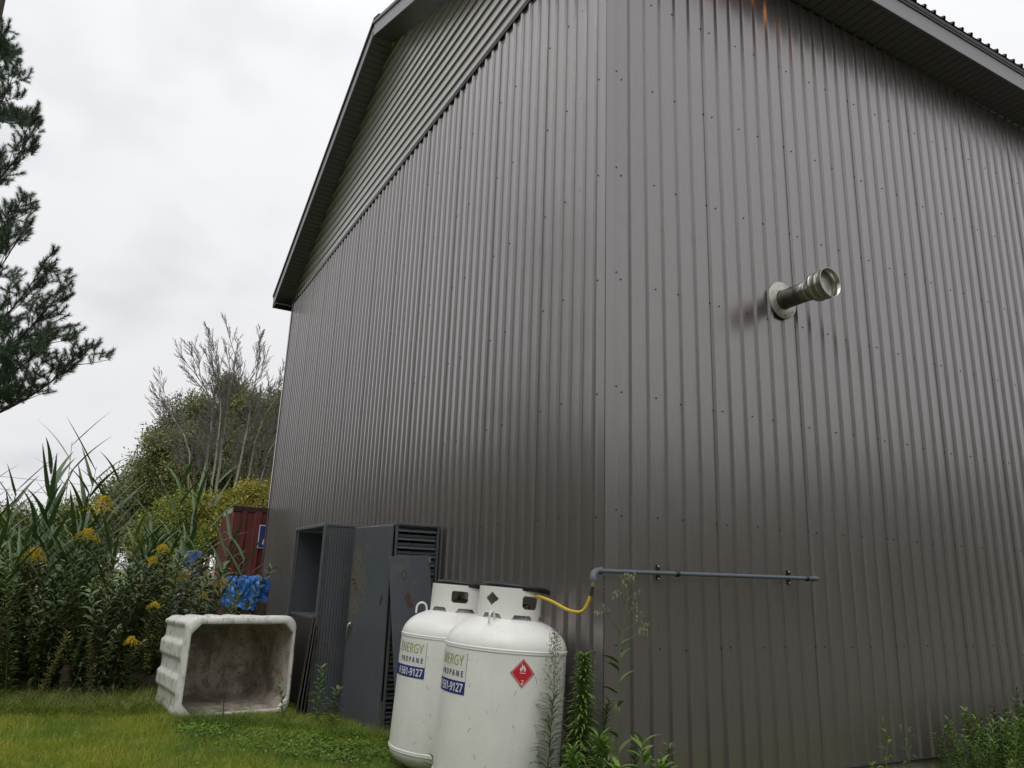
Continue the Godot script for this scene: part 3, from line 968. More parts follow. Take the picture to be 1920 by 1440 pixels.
	edge.box(on_tank(0, label_top - H * 0.5, label_edge, TR + 0.0012), Vector3(0.0016, H, 0.0012), 0.0, Basis(Vector3.UP, label_edge))
	part("label_edge", edge.mesh(), M.label_navy, lb)
	part("lettering", wrap_text("ENERGY", 0.058, 0.92, -0.024, y0 + 0.158, label_edge, TR + 0.0028), M.label_lime, lb)
	part("lettering", wrap_text("P R O P A N E", 0.034, 0.86, -0.020, y0 + 0.096, label_edge, TR + 0.0028, true), M.label_navy, lb)
	part("lettering", wrap_text("0 561-9127", 0.050, 0.80, -0.014, y0 + 0.011, label_edge, TR + 0.0028, true), M.label_white, lb)
	if placard:
		var pl := Node3D.new()
		put(pl, "hazard_placard", t)
		var pa := -0.215
		var ph := 0.795
		var dia := func(k: float) -> PackedVector2Array:
			var q := PackedVector2Array()
			var cs := [Vector2(k, 0), Vector2(0, k * 1.06), Vector2(-k, 0), Vector2(0, -k * 1.06)]
			for i in 4:
				for j in 6: q.append(cs[i].lerp(cs[(i + 1) % 4], j / 6.0))
			return q
		part("placard_edge", wrap_poly(dia.call(0.078), 0, ph, pa, TR + 0.0018), M.label_white, pl)
		part("placard_face", wrap_poly(dia.call(0.0745), 0, ph, pa, TR + 0.0025), M.placard_red, pl)
		for sgn in [0, 1, 2, 3]:                       # white line just inside the edge
			var cs := [Vector2(0.066, 0), Vector2(0, 0.070), Vector2(-0.066, 0), Vector2(0, -0.070)]
			var a: Vector2 = cs[sgn]
			var b: Vector2 = cs[(sgn + 1) % 4]
			var nn := (b - a).normalized().orthogonal() * 0.0009
			var ln := PackedVector2Array()
			for j in 9: ln.append(a.lerp(b, j / 8.0) - nn)
			for j in 9: ln.append(b.lerp(a, j / 8.0) + nn)
			part("placard_line", wrap_poly(ln, 0, ph, pa, TR + 0.0034), M.label_white, pl)
		var fl := PackedVector2Array([Vector2(-0.012, 0), Vector2(-0.018, 0.008), Vector2(-0.019, 0.016), Vector2(-0.0145, 0.026), Vector2(-0.013, 0.018), Vector2(-0.009, 0.027), Vector2(-0.008, 0.036), Vector2(-0.011, 0.045), Vector2(-0.003, 0.037), Vector2(0.001, 0.028), Vector2(0.003, 0.033), Vector2(0.004, 0.039), Vector2(0.009, 0.030), Vector2(0.011, 0.021), Vector2(0.014, 0.026), Vector2(0.018, 0.016), Vector2(0.017, 0.007), Vector2(0.012, 0.0), Vector2(0.005, 0.004), Vector2(0.006, 0.012), Vector2(0.0, 0.018), Vector2(-0.006, 0.010), Vector2(-0.005, 0.004)])
		part("flame_symbol", wrap_poly(fl, 0, ph + 0.008, pa, TR + 0.0034), M.label_white, pl)
		part("flame_ground", wrap_poly(PackedVector2Array([Vector2(-0.018, -0.004), Vector2(0.018, -0.004), Vector2(0.018, 0), Vector2(-0.018, 0)]), 0, ph + 0.003, pa, TR + 0.0034), M.label_white, pl)
		part("class_number", wrap_text("2", 0.024, 0.95, 0.0085, ph - 0.060, pa, TR + 0.0034, true), M.label_white, pl)


# ---------------------------------------------------------------- the white plastic bin lying on its side
func rr_point(t: float, w: float, h: float, r: float) -> Array:      # point and outward normal on a rounded rectangle, t in 0..1, starting bottom left, going up, over and down
	var sw := w - 2 * r
	var sh := h - 2 * r
	var arc := PI * 0.5 * r
	var per := 2 * (sw + sh) + 4 * arc
	var s := t * per
	var segs := [[0, sh], [1, arc], [0, sw], [1, arc], [0, sh], [1, arc], [0, sw], [1, arc]]
	var p := Vector2(-w * 0.5, r)
	var d := Vector2(0, 1)
	for gi in 8:
		var g: Array = segs[gi]
		if s <= g[1] or gi == 7:
			if g[0] == 0: return [p + d * s, Vector2(-d.y, d.x)]
			var a: float = s / r
			var c := p + Vector2(d.y, -d.x) * r
			var nn := Vector2(-d.y, d.x).rotated(-a)
			return [c + nn * r, nn]
		s -= g[1]
		if g[0] == 0: p += d * g[1]
		else:
			var c := p + Vector2(d.y, -d.x) * r
			d = Vector2(d.y, -d.x)
			p = c + Vector2(-d.y, d.x) * r
	return [p, Vector2(-d.y, d.x)]

func build_bin() -> void:
	var b := thing("plastic_bin", "big dirty white plastic bin lying on its side, its open end towards us", "plastic bin", Vector3(-1.462, 0.015, -3.70), 0.165)
	var w := 1.03
	var h := 0.875
	var dep := 1.0
	var N := 200
	var MM := 22
	var f := noise(7, 1.3, 3)
	var pos := func(i: int, j: int) -> Vector3:
		var t := float(i) / N
		var q := rr_point(t, w, h, 0.105)
		var p: Vector2 = q[0]
		var nn: Vector2 = q[1]
		var z := float(j) / MM
		# ribs that run from front to back: five over the top, broad steps down each side
		var rib := 0.0
		if nn.y > 0.6: rib = 0.024 * smoothstep(0.30, 0.62, absf(fmod((p.x + w * 0.5 - 0.05) / 0.192 + 10.0, 1.0) - 0.5) * 2.0)
		elif absf(nn.x) > 0.6: rib = 0.034 * smoothstep(0.35, 0.62, absf(fmod((p.y + 0.02) / 0.295 + 10.0, 1.0) - 0.5) * 2.0)
		var fade := smoothstep(0.05, 0.16, z) * (1.0 - smoothstep(0.93, 1.0, z))
		var taper := 1.0 - 0.05 * z
		var lip := 0.012 * (1.0 - smoothstep(0.05, 0.12, z))
		var rnd := -0.09 * pow(smoothstep(0.86, 1.0, z), 2.2) - 0.020 * pow(1.0 - smoothstep(0.0, 0.045, z), 2.0)
		var wob := f.get_noise_3d(p.x * 2.0, p.y * 2.0, z * 2.0) * 0.008
		var o := p + nn * ((rib - 0.028) * fade + lip + rnd + wob)
		return Vector3(o.x * taper, (o.y - h * 0.5) * taper + h * 0.5 * (1.0 if nn.y > -0.5 else 0.97), -z * dep)
	var mb := MB.new()
	_grid(mb, N, MM, pos, false)
	var c := []
	for i in range(0, N, 4): c.append(pos.call(i, MM))
	c.reverse()
	mb.poly(c, Vector3(0, 0, -1))
	part("bin_shell", mb.mesh(), M.bin_plastic, b)
	# front frame: from the outer edge in to an opening with cut corners, then back along the inside
	var inner := func(t: float, grow: float) -> Vector2:
		var q := rr_point(t, w - 0.02, h - 0.02, 0.10)
		var p: Vector2 = q[0] + Vector2(0, 0.01)
		var hw := w * 0.5 - 0.038 + grow
		var lo := 0.05 - grow
		var hi := h - 0.062 + grow
		var cutc := 0.085
		p.x = clampf(p.x, -hw, hw); p.y = clampf(p.y, lo, hi)
		var mid := (lo + hi) * 0.5
		var ax := absf(p.x)
		var ay := absf(p.y - mid)
		var over := (ax - hw) + (ay - (hi - lo) * 0.5) + cutc
		if over > 0.0:
			ax -= over * 0.5; ay -= over * 0.5
			p = Vector2(signf(p.x) * ax, mid + signf(p.y - mid) * ay)
		return p
	mb = MB.new()
	_grid(mb, N, 4, func(i: int, j: int) -> Vector3:
		if j == 0: return pos.call(i, 0)
		var o: Vector3 = pos.call(i, 0)
		var e: Vector2 = inner.call(float(i) / N, 0.0)
		var k: float = [0.0, 0.35, 0.9, 1.0, 1.0][j]
		var zz: float = [0.0, 0.016, 0.014, 0.002, -0.03][j]
		return Vector3(lerpf(o.x, e.x, k), lerpf(o.y, e.y, k), zz), true)
	part("bin_rim", mb.mesh(), M.bin_plastic, b)
	mb = MB.new()
	_grid(mb, N, 8, func(i: int, j: int) -> Vector3:
		var z := j / 8.0
		var e: Vector2 = inner.call(float(i) / N, -0.018 * smoothstep(0.0, 0.15, z) - 0.06 * smoothstep(0.8, 1.0, z)) * Vector2(1.0 - 0.07 * z, 1.0 - 0.03 * z)
		return Vector3(e.x + 0.01 * f.get_noise_2d(e.y * 3.0, z * 3.0), e.y, -0.03 - z * (dep - 0.10)), true)
	part("bin_liner", mb.mesh(), M.bin_dirty, b)
	mb = MB.new()
	var nb := 26
	_grid(mb, nb, nb, func(i: int, j: int) -> Vector3:
		var x := lerpf(-w * 0.5 + 0.085, w * 0.5 - 0.085, float(i) / nb)
		var yy := lerpf(0.02, h - 0.10, float(j) / nb)
		var fold := 0.05 * smoothstep(0.19, 0.235, x) + 0.035 * smoothstep(0.0, 0.05, 0.10 - absf(x + 0.22)) * smoothstep(0.0, 0.05, 0.42 - yy)
		return Vector3(x, yy, -(dep - 0.13) + fold + 0.012 * f.get_noise_2d(x * 2.5, yy * 2.5)), false)
	part("bin_floor", mb.mesh(), M.bin_dirty, b)

# smooth grid of points; f(i, j) with i round or along, j across
func _grid(mb: MB, ni: int, nj: int, f: Callable, flip: bool) -> void:
	var st := mb.v.size()
	var P := []
	for i in ni + 1:
		var r := []
		for j in nj + 1: r.append(f.call(i, j))
		P.append(r)
	for i in ni + 1:
		for j in nj + 1:
			var a: Vector3 = P[mini(i + 1, ni)][j] - P[maxi(i - 1, 0)][j]
			if a.length_squared() < 1e-12: a = P[1][j] - P[0][j]
			if P[0][j].distance_to(P[ni][j]) < 1e-4 and (i == 0 or i == ni): a = P[1][j] - P[ni - 1][j]
			var b: Vector3 = P[i][mini(j + 1, nj)] - P[i][maxi(j - 1, 0)]
			var nn := a.cross(b).normalized()
			mb.vert(P[i][j], -nn if flip else nn, Vector2(float(i) / ni, float(j) / nj))
	for i in ni:
		for j in nj:
			var p := st + i * (nj + 1) + j
			var q := p + nj + 1
			if flip: mb.ix.append_array(PackedInt32Array([p, q, p + 1, p + 1, q, q + 1]))
			else: mb.ix.append_array(PackedInt32Array([p, p + 1, q, p + 1, q + 1, q]))


# ---------------------------------------------------------------- old steel lockers against the gable wall
func build_lockers() -> void:
	# wide locker: doors gone, its empty front facing away from the wall
	var a := thing("steel_locker", "open grey steel locker with a dark empty front, left of the pair", "locker", Vector3(-0.86, 0.03, -3.50), 0.0, "old steel lockers against the barn")
	var H := 1.74
	var D := 0.78
	var L := 1.22
	var mb := MB.new()
	mb.box(Vector3(0.012, H * 0.5, -0.012), Vector3(0.024, H, 0.05), 0.003)
	part("front_post", mb.mesh(), M.locker_steel, a)
	mb = MB.new()
	mb.box(Vector3(0.012, H * 0.5, -L + 0.012), Vector3(0.024, H, 0.05), 0.003)
	part("front_post", mb.mesh(), M.locker_steel, a)
	# near side: sheet with fine upright grooves
	mb = MB.new()
	for i in 26:
		mb.box(Vector3(0.04 + i * 0.0285, H * 0.5, -0.006), Vector3(0.0255, H - 0.02, 0.012), 0.002)
	mb.box(Vector3(D * 0.5, H * 0.5, -0.014), Vector3(D - 0.04, H - 0.02, 0.006))
	part("side_panel", mb.mesh(), M.locker_steel, a)
	mb = MB.new()
	mb.box(Vector3(D * 0.5 + 0.02, H * 0.5, -L + 0.006), Vector3(D - 0.04, H - 0.02, 0.01))
	part("side_panel", mb.mesh(), M.locker_steel, a)
	mb = MB.new()
	mb.box(Vector3(D - 0.006, H * 0.5, -L * 0.5), Vector3(0.01, H - 0.02, L - 0.04))
	part("back_panel", mb.mesh(), M.locker_steel, a)
	mb = MB.new()
	mb.box(Vector3(D * 0.5, H + 0.008, -L * 0.5), Vector3(D + 0.004, 0.03, L + 0.004), 0.004)
	part("top_panel", mb.mesh(), M.locker_steel, a)
	mb = MB.new()
	mb.box(Vector3(D * 0.5 + 0.01, 0.86, -L * 0.5), Vector3(D - 0.03, 0.016, L - 0.05))
	part("shelf", mb.mesh(), M.locker_steel, a)
	mb = MB.new()
	mb.box(Vector3(0.024, 0.45, -L * 0.5), Vector3(0.008, 0.80, L - 0.10), 0.002)
	part("lower_panel", mb.mesh(), M.scrap_board, a)
	# rusted-through seam along the near post
	var rr := RandomNumberGenerator.new()
	rr.seed = 4
	for i in 16:
		var y := 0.35 + i * 0.085 + rr.randf_range(-0.02, 0.02)
		mb = MB.new()
		mb.box(Vector3(0.030, y, 0.0006), Vector3(rr.randf_range(0.005, 0.013), rr.randf_range(0.03, 0.09), 0.0016))
		part("rust_patch", mb.mesh(), M.rust, a)

	# narrow locker with its door standing ajar
	var c := thing("steel_locker", "grey steel locker with a rusty door ajar, right of the pair", "locker", Vector3(-0.47, 0.03, -2.53), 0.0, "old steel lockers against the barn")
	H = 1.73
	D = 0.425
	L = 0.74
	mb = MB.new()
	mb.box(Vector3(D * 0.5, H + 0.006, -L * 0.5), Vector3(D + 0.006, 0.022, L + 0.006), 0.003)
	part("top_panel", mb.mesh(), M.locker_steel, c)
	mb = MB.new()
	mb.box(Vector3(D - 0.006, H * 0.5, -L * 0.5 - 0.01), Vector3(0.01, H - 0.02, L - 0.04))
	part("back_panel", mb.mesh(), M.locker_steel, c)
	mb = MB.new()
	mb.box(Vector3(D * 0.5, H * 0.5, -L + 0.006), Vector3(D - 0.03, H - 0.02, 0.01))
	part("side_panel", mb.mesh(), M.locker_steel, c)
	for x in [0.012, D - 0.012]:
		mb = MB.new()
		mb.box(Vector3(x, H * 0.5, -0.014), Vector3(0.022, H - 0.004, 0.026), 0.003)
		part("corner_post", mb.mesh(), M.locker_steel, c)
	for i in 23:                                         # pressed drawer runners seen from the open side
		mb = MB.new()
		var y := 0.06 + i * 0.0742
		mb.box(Vector3(D * 0.5, y, -0.030), Vector3(D - 0.05, 0.046, 0.008), 0.002, Basis(Vector3.RIGHT, -0.5))
		mb.box(Vector3(D * 0.5, y + 0.025, -0.016), Vector3(D - 0.05, 0.007, 0.018), 0.002)
		part("drawer_runner", mb.mesh(), M.locker_steel, c)
	# the door hangs on the near post
	var dr := Node3D.new()
	put(dr, "door", c)
	dr.position = Vector3(-0.012, 0, -0.01)
	dr.rotation.y = 0.165
	mb = MB.new()
	mb.box(Vector3(-0.009, H * 0.5, -0.375), Vector3(0.018, H - 0.01, 0.74), 0.004)
	part("door_leaf", mb.mesh(), M.locker_steel, dr)
	mb = MB.new()
	mb.quad(Vector3(-0.0188, 0.012, -0.739), Vector3(-0.0188, 0.012, -0.011), Vector3(-0.0188, H - 0.012, -0.011), Vector3(-0.0188, H - 0.012, -0.739), Vector2(0, 1), Vector2(1, 1), Vector2(1, 0), Vector2(0, 0))
	part("door_paint", mb.mesh(), M.locker_door, dr)
	mb = MB.new()
	mb.box(Vector3(-0.022, 0.835, -0.66), Vector3(0.012, 0.05, 0.04), 0.003)
	mb.tube([Vector3(-0.026, 0.845, -0.65), Vector3(-0.045, 0.83, -0.655), Vector3(-0.046, 0.77, -0.668), Vector3(-0.040, 0.70, -0.685)], [0.010, 0.011, 0.010, 0.008], 8)
	part("handle", mb.mesh(), M.chrome_worn, dr)
	mb = MB.new()
	for e in [[0.018, 0.0], [-0.018, 0.0], [0.0, 0.026], [0.0, -0.026]]:
		mb.box(Vector3(-0.021, 1.225 + e[0], -0.655 + e[1]), Vector3(0.006, 0.006 if absf(e[0]) > 0 else 0.042, 0.058 if absf(e[0]) > 0 else 0.006))
	part("latch_plate", mb.mesh(), M.chrome_worn, dr)
	part("rust_patch", blot(0.032, 0.028, 11), M.rust_red, dr, Transform3D(Basis(Vector3.UP, -PI / 2), Vector3(-0.0198, 1.165, -0.635)))
	mb = MB.new()
	mb.box(Vector3(-0.019, 1.07, -0.12), Vector3(0.004, 0.085, 0.014), 0.001, Basis(Vector3.RIGHT, 0.35))
	part("slot", mb.mesh(), M.black_paint, dr)
	# loose panel leaning over the open side
	var p := thing("loose_panel", "loose grey steel panel with two rust-ringed holes, leaning on the right-hand locker", "panel", Vector3(-0.235, 0.02, -2.27))
	p.rotation = Vector3(-0.145, 0.0, 0.075)
	mb = MB.new()
	mb.box(Vector3(0, 0.745, 0), Vector3(0.385, 1.49, 0.012), 0.003)
	part("panel_sheet", mb.mesh(), M.locker_steel, p)
	for q in [[-0.065, 1.325, 0.026, 0.047], [-0.04, 1.13, 0.030, 0.05], [-0.02, 1.07, 0.032, 0.035]]:
		part("rust_ring", blot(q[2], q[3], 21 + int(q[1] * 10)), M.rust, p, Transform3D(Basis.IDENTITY, Vector3(q[0], q[1], 0.0068)))
	part("bare_patch", blot(0.016, 0.033, 31), M.locker_steel, p, Transform3D(Basis.IDENTITY, Vector3(-0.065, 1.325, 0.0090)))
	mb = MB.new()
	mb.box(Vector3(0.185, 1.44, 0.016), Vector3(0.018, 0.05, 0.024), 0.003)
	part("hinge", mb.mesh(), M.chrome_worn, p)
	# scrap sheets stacked against the open locker
	var what := ["dark thin scrap board leaning against the open locker, next to the white bin", "dark scrap board with a pale edge, the middle one beside the open locker", "bent dark scrap board nearest the open locker's side"]
	for i in 3:
		var s := thing("scrap_board", what[i], "board", Vector3(-0.955 + i * 0.030, 0.0, -3.50 + i * 0.018), 0.0, "boards leaning on the open locker")
		s.rotation = Vector3(0.03 * i, -0.22 + i * 0.03, -0.085 + i * 0.018)
		mb = MB.new()
		mb.box(Vector3(0, 0.455 - i * 0.02, -0.13), Vector3(0.008, 0.91 - i * 0.04, 0.24), 0.001)
		part("board_face", mb.mesh(), M.scrap_board, s)
		mb = MB.new()
		mb.box(Vector3(0, 0.455 - i * 0.02, -0.006), Vector3(0.010, 0.91 - i * 0.04, 0.006), 0.001)
		part("board_edge", mb.mesh(), M.locker_steel if i == 1 else M.old_timber, s)

func blot(rx: float, ry: float, sd: int) -> ArrayMesh:     # thin uneven disc
	var r := RandomNumberGenerator.new()
	r.seed = sd
	var mb := MB.new()
	var front := []
	for i in 18:
		var a := TAU * i / 18
		var k := r.randf_range(0.72, 1.12)
		front.append(Vector3(cos(a) * rx * k, sin(a) * ry * k, 0.0007))
	mb.poly(front, Vector3(0, 0, 1))
	return mb.mesh()


# ---------------------------------------------------------------- yard things beyond the barn
func build_yard() -> void:
	var c := thing("shipping_container", "rust-red steel shipping container with a blue sign, behind the barn's far corner", "container", Vector3(-0.56, 0.0, -11.28), -0.05)
	var L := 6.06
	var W := 2.44
	var H := 2.52
	var mb := MB.new()
	var st := 0.0
	while st < W - 0.2:                                    # pressed end wall
		var z := -0.1 - st
		for q in [[0.0, 0.0, 0.06, 0.0], [0.06, 0.0, 0.09, 0.04], [0.09, 0.04, 0.15, 0.04], [0.15, 0.04, 0.18, 0.0]]:
			mb.quad(Vector3(0.01 + q[1], 0.2, z - q[0]), Vector3(0.01 + q[1], H - 0.1, z - q[0]), Vector3(0.01 + q[3], H - 0.1, z - q[2]), Vector3(0.01 + q[3], 0.2, z - q[2]))
		st += 0.18
	part("end_wall", mb.mesh(), M.container_paint, c)
	mb = MB.new()
	st = 0.0
	while st < L - 0.3:
		var x := 0.14 + st
		for q in [[0.0, 0.0, 0.10, 0.0], [0.10, 0.0, 0.14, 0.022], [0.14, 0.022, 0.24, 0.022], [0.24, 0.022, 0.28, 0.0]]:
			mb.quad(Vector3(x + q[0], 0.2, -0.012 - q[1]), Vector3(x + q[2], 0.2, -0.012 - q[3]), Vector3(x + q[2], H - 0.1, -0.012 - q[3]), Vector3(x + q[0], H - 0.1, -0.012 - q[1]))
		st += 0.28
	part("side_wall", mb.mesh(), M.container_paint, c)
	for q in [[0.07, -0.07], [0.07, -W + 0.07], [L - 0.07, -0.07], [L - 0.07, -W + 0.07]]:
		mb = MB.new()
		mb.box(Vector3(q[0], H * 0.5, q[1]), Vector3(0.14, H - 0.24, 0.14), 0.01)
		part("corner_post", mb.mesh(), M.container_paint, c)
		for y in [0.06, H - 0.06]:
			mb = MB.new()
			mb.box(Vector3(q[0], y, q[1]), Vector3(0.165, 0.12, 0.165), 0.012)
			part("corner_casting", mb.mesh(), M.container_dark, c)
	for y in [0.14, H - 0.06]:
		mb = MB.new()
		mb.box(Vector3(L * 0.5, y, -0.05), Vector3(L - 0.3, 0.11, 0.07), 0.008)
		part("side_rail", mb.mesh(), M.container_paint if y < 1 else M.container_dark, c)
		mb = MB.new()
		mb.box(Vector3(0.05, y, -W * 0.5), Vector3(0.07, 0.11, W - 0.3), 0.008)
		part("end_rail", mb.mesh(), M.container_paint if y < 1 else M.galvanised, c)
	mb = MB.new()
	mb.box(Vector3(L * 0.5, H - 0.03, -W * 0.5), Vector3(L - 0.1, 0.03, W - 0.1))
	mb.box(Vector3(L * 0.5, 1.3, -W + 0.04), Vector3(L - 0.2, 2.3, 0.04))
	mb.box(Vector3(L - 0.04, 1.3, -W * 0.5), Vector3(0.04, 2.3, W - 0.2))
	part("roof_and_back", mb.mesh(), M.container_dark, c)
	var sg := Node3D.new()
	put(sg, "sign", c)
	mb = MB.new()
	mb.box(Vector3(0.80, 1.96, 0.004), Vector3(0.60, 0.44, 0.008), 0.002)
	part("sign_edge", mb.mesh(), M.white_paint, sg)
	mb = MB.new()
	mb.box(Vector3(0.80, 1.96, 0.009), Vector3(0.57, 0.41, 0.004), 0.001)
	part("sign_face", mb.mesh(), M.sign_blue, sg)
	mb = MB.new()
	var wp := [Vector2(-0.16, -0.14), Vector2(-0.09, -0.15), Vector2(0.02, -0.15), Vector2(0.03, 0.02), Vector2(0.0, 0.12), Vector2(-0.06, 0.15), Vector2(-0.12, 0.09), Vector2(-0.10, 0.0), Vector2(-0.15, -0.06)]
	var pv := PackedVector2Array(wp)
	var ti := Geometry2D.triangulate_polygon(pv)
	for i in range(0, ti.size(), 3):
		var q := []
		for k in 3: q.append(Vector3(0.74 + pv[ti[i + k]].x, 1.96 + pv[ti[i + k]].y, 0.0135))
		if (q[1] - q[0]).cross(q[2] - q[0]).z < 0: mb.tri(q[0], q[2], q[1])
		else: mb.tri(q[0], q[1], q[2])
	part("sign_symbol", mb.mesh(), M.white_paint, sg)

	# pile under a blue tarp
	var t := thing("tarp_covered_pile", "crumpled bright blue tarp thrown over a pile in front of the red container", "tarp", Vector3(-0.36, 0.0, -10.1))
	var nz := noise(17, 1.9, 4)
	mb = MB.new()
	_grid(mb, 110, 40, func(i: int, j: int) -> Vector3:
		var a := TAU * i / 110.0
		var r := j / 40.0
		var k := 1.0 + 0.13 * nz.get_noise_2d(cos(a) * 1.4, sin(a) * 1.4)
		var rad := 0.335 * k * (sin(minf(r * 1.25, 1.0) * PI * 0.5) if r < 0.8 else 1.0 + (r - 0.8) * (0.25 + 0.35 * nz.get_noise_2d(a * 1.1, 3.0)))
		var y := 1.20 * (1.0 - 0.10 * r * r) if r < 0.62 else lerpf(1.155, 0.70 + 0.11 * nz.get_noise_2d(cos(a) * 2.5 + 9.0, sin(a) * 2.5), (r - 0.62) / 0.38)
		var cr := 0.6 * absf(nz.get_noise_3d(cos(a) * rad * 5.0, y * 2.2, sin(a) * rad * 5.0)) * 0.20 + absf(nz.get_noise_3d(cos(a) * rad * 11.0, y * 6.0, sin(a) * rad * 11.0)) * 0.025 + nz.get_noise_3d(cos(a) * rad * 2.0, y, sin(a) * rad * 2.0 + 5.0) * 0.10
		return Vector3(cos(a) * (rad + cr * minf(r * 3.0, 1.0)), y + cr * 0.7 * (1.0 - r), sin(a) * (rad + cr * minf(r * 3.0, 1.0)) * 0.75), true)
	part("tarp_sheet", mb.mesh(), M.tarp_blue, t)
	for i in 3:
		mb = MB.new()
		mb.box(Vector3(-0.08 + 0.10 * i, 0.14 + 0.27 * i, 0.02 * i), Vector3(0.50 - 0.04 * i, 0.26, 0.40), 0.02, Basis(Vector3.UP, 0.1 * i))
		part("crate", mb.mesh(), M.old_timber, t)

	# white van, only its rear quarter shows
	var v := thing("white_van", "white van parked behind the weeds, left of the red container", "van", Vector3(0.35, 0.0, -19.3))
	mb = MB.new()
	var outline := [Vector2(0.0, 0.45), Vector2(0.0, 0.95), Vector2(0.05, 1.6), Vector2(0.16, 2.25), Vector2(0.35, 2.45), Vector2(4.0, 2.45), Vector2(4.6, 1.55), Vector2(5.35, 1.25), Vector2(5.45, 0.5)]
	for s in [1.0, -1.0]:
		var q := []
		for o in outline: q.append(Vector3(o.x, o.y, s * 0.95))
		if s < 0: q.reverse()
		q.reverse()
		var cen := Vector3(2.6, 1.2, s * 0.95)
		for i in q.size():
			var p1: Vector3 = q[i]
			var p2: Vector3 = q[(i + 1) % q.size()]
			mb.tri(cen, p2, p1)
	for i in outline.size():
		var p1: Vector2 = outline[i]
		var p2: Vector2 = outline[(i + 1) % outline.size()]
		mb.quad(Vector3(p1.x, p1.y, 0.95), Vector3(p2.x, p2.y, 0.95), Vector3(p2.x, p2.y, -0.95), Vector3(p1.x, p1.y, -0.95))
	part("body", mb.mesh(), M.white_paint, v)
	for s in [1.0, -1.0]:
		mb = MB.new()
		mb.box(Vector3(0.085, 1.86, s * 0.45), Vector3(0.02, 0.5, 0.72), 0.004, Basis(Vector3.BACK, -0.15))
		part("rear_window", mb.mesh(), M.dark_glass, v)
		mb = MB.new()
		mb.box(Vector3(-0.01, 1.05, s * 0.86), Vector3(0.03, 0.34, 0.10), 0.006)
		part("tail_lamp", mb.mesh(), M.placard_red, v)
		mb = MB.new()
		mb.box(Vector3(4.25, 1.9, s * 0.953), Vector3(0.6, 0.45, 0.012), 0.004)
		part("side_window", mb.mesh(), M.dark_glass, v)
		for x in [1.0, 4.4]:
			var wh := Node3D.new()
			put(wh, "wheel", v)
			mb = MB.new()
			mb.lathe([Vector2(0.2, -0.1), Vector2(0.31, -0.1), Vector2(0.34, -0.06), Vector2(0.34, 0.06), Vector2(0.31, 0.1), Vector2(0.2, 0.1)], 28, Transform3D(Basis(Vector3.RIGHT, PI / 2), Vector3(x, 0.34, s * 0.88)))
			part("tyre", mb.mesh(), M.tyre_rubber, wh)
			mb = MB.new()
			mb.lathe([Vector2(0.0001, -0.08), Vector2(0.2, -0.09), Vector2(0.2, 0.09), Vector2(0.0001, 0.08)], 20, Transform3D(Basis(Vector3.RIGHT, PI / 2), Vector3(x, 0.34, s * 0.88)))
			part("rim", mb.mesh(), M.galvanised, wh)
	mb = MB.new()
	mb.box(Vector3(-0.04, 0.5, 0), Vector3(0.14, 0.2, 1.86), 0.03)
	part("bumper", mb.mesh(), M.rubber_black, v)

	# utility trailer with a blue drum on it
	var tr := thing("utility_trailer", "dark flat utility trailer half hidden behind the weeds", "trailer", Vector3(-1.0, 0.0, -15.4))
	mb = MB.new()
	for i in 9: mb.box(Vector3(-0.9 + i * 0.225, 0.86, 0), Vector3(0.21, 0.04, 1.5), 0.004)
	part("deck", mb.mesh(), M.old_timber, tr)
	mb = MB.new()
	mb.box(Vector3(0, 0.78, 0.72), Vector3(2.1, 0.12, 0.06), 0.005)
	mb.box(Vector3(0, 0.78, -0.72), Vector3(2.1, 0.12, 0.06), 0.005)
	mb.box(Vector3(-1.5, 0.74, 0), Vector3(1.2, 0.08, 0.08), 0.005)
	part("frame", mb.mesh(), M.black_paint, tr)
	for s in [1.0, -1.0]:
		mb = MB.new()
		mb.lathe([Vector2(0.0001, -0.08), Vector2(0.15, -0.09), Vector2(0.17, -0.1), Vector2(0.30, -0.1), Vector2(0.33, -0.06), Vector2(0.33, 0.06), Vector2(0.30, 0.1), Vector2(0.0001, 0.09)], 28, Transform3D(Basis(Vector3.RIGHT, PI / 2), Vector3(0.1, 0.33, s * 0.88)))
		part("wheel", mb.mesh(), M.tyre_rubber, tr)
		mb = MB.new()
		var ar := []
		var rr := []
		for i in 9:
			ar.append(Vector3(0.1 + cos(PI * i / 8.0) * 0.42, 0.36 + sin(PI * i / 8.0) * 0.42, s * 0.88)); rr.append(0.022)
		mb.tube(ar, rr, 6)
		part("mudguard", mb.mesh(), M.white_paint, tr)
	var dm := thing("blue_drum", "blue plastic drum standing on the trailer behind the weeds", "drum", Vector3(-0.76, 0.88, -15.3))
	dm.scale = Vector3(0.72, 0.95, 0.72)
	mb = MB.new()
	mb.lathe([Vector2(0.0001, 0.0), Vector2(0.26, 0.0), Vector2(0.28, 0.02), Vector2(0.285, 0.28), Vector2(0.297, 0.29), Vector2(0.297, 0.32), Vector2(0.285, 0.33), Vector2(0.285, 0.58), Vector2(0.297, 0.59), Vector2(0.297, 0.62), Vector2(0.285, 0.63), Vector2(0.28, 0.85), Vector2(0.265, 0.885), Vector2(0.25, 0.87), Vector2(0.0001, 0.87)], 32)
	part("drum_body", mb.mesh(), M.drum_blue, dm)
	mb = MB.new()
	mb.lathe([Vector2(0.0001, 0.90), Vector2(0.045, 0.90), Vector2(0.05, 0.87)], 14, Transform3D(Basis.IDENTITY, Vector3(0.13, 0, 0.06)))
	part("drum_cap", mb.mesh(), M.white_paint, dm)

	# rotting timbers under the weeds
	var what := ["long rotting timber lying under the weeds at the far left", "broken rotting timber lying in front of the weeds, by the post", "pale split timber end lying in the grass left of the bin", "thick old log behind the other timbers under the weeds"]
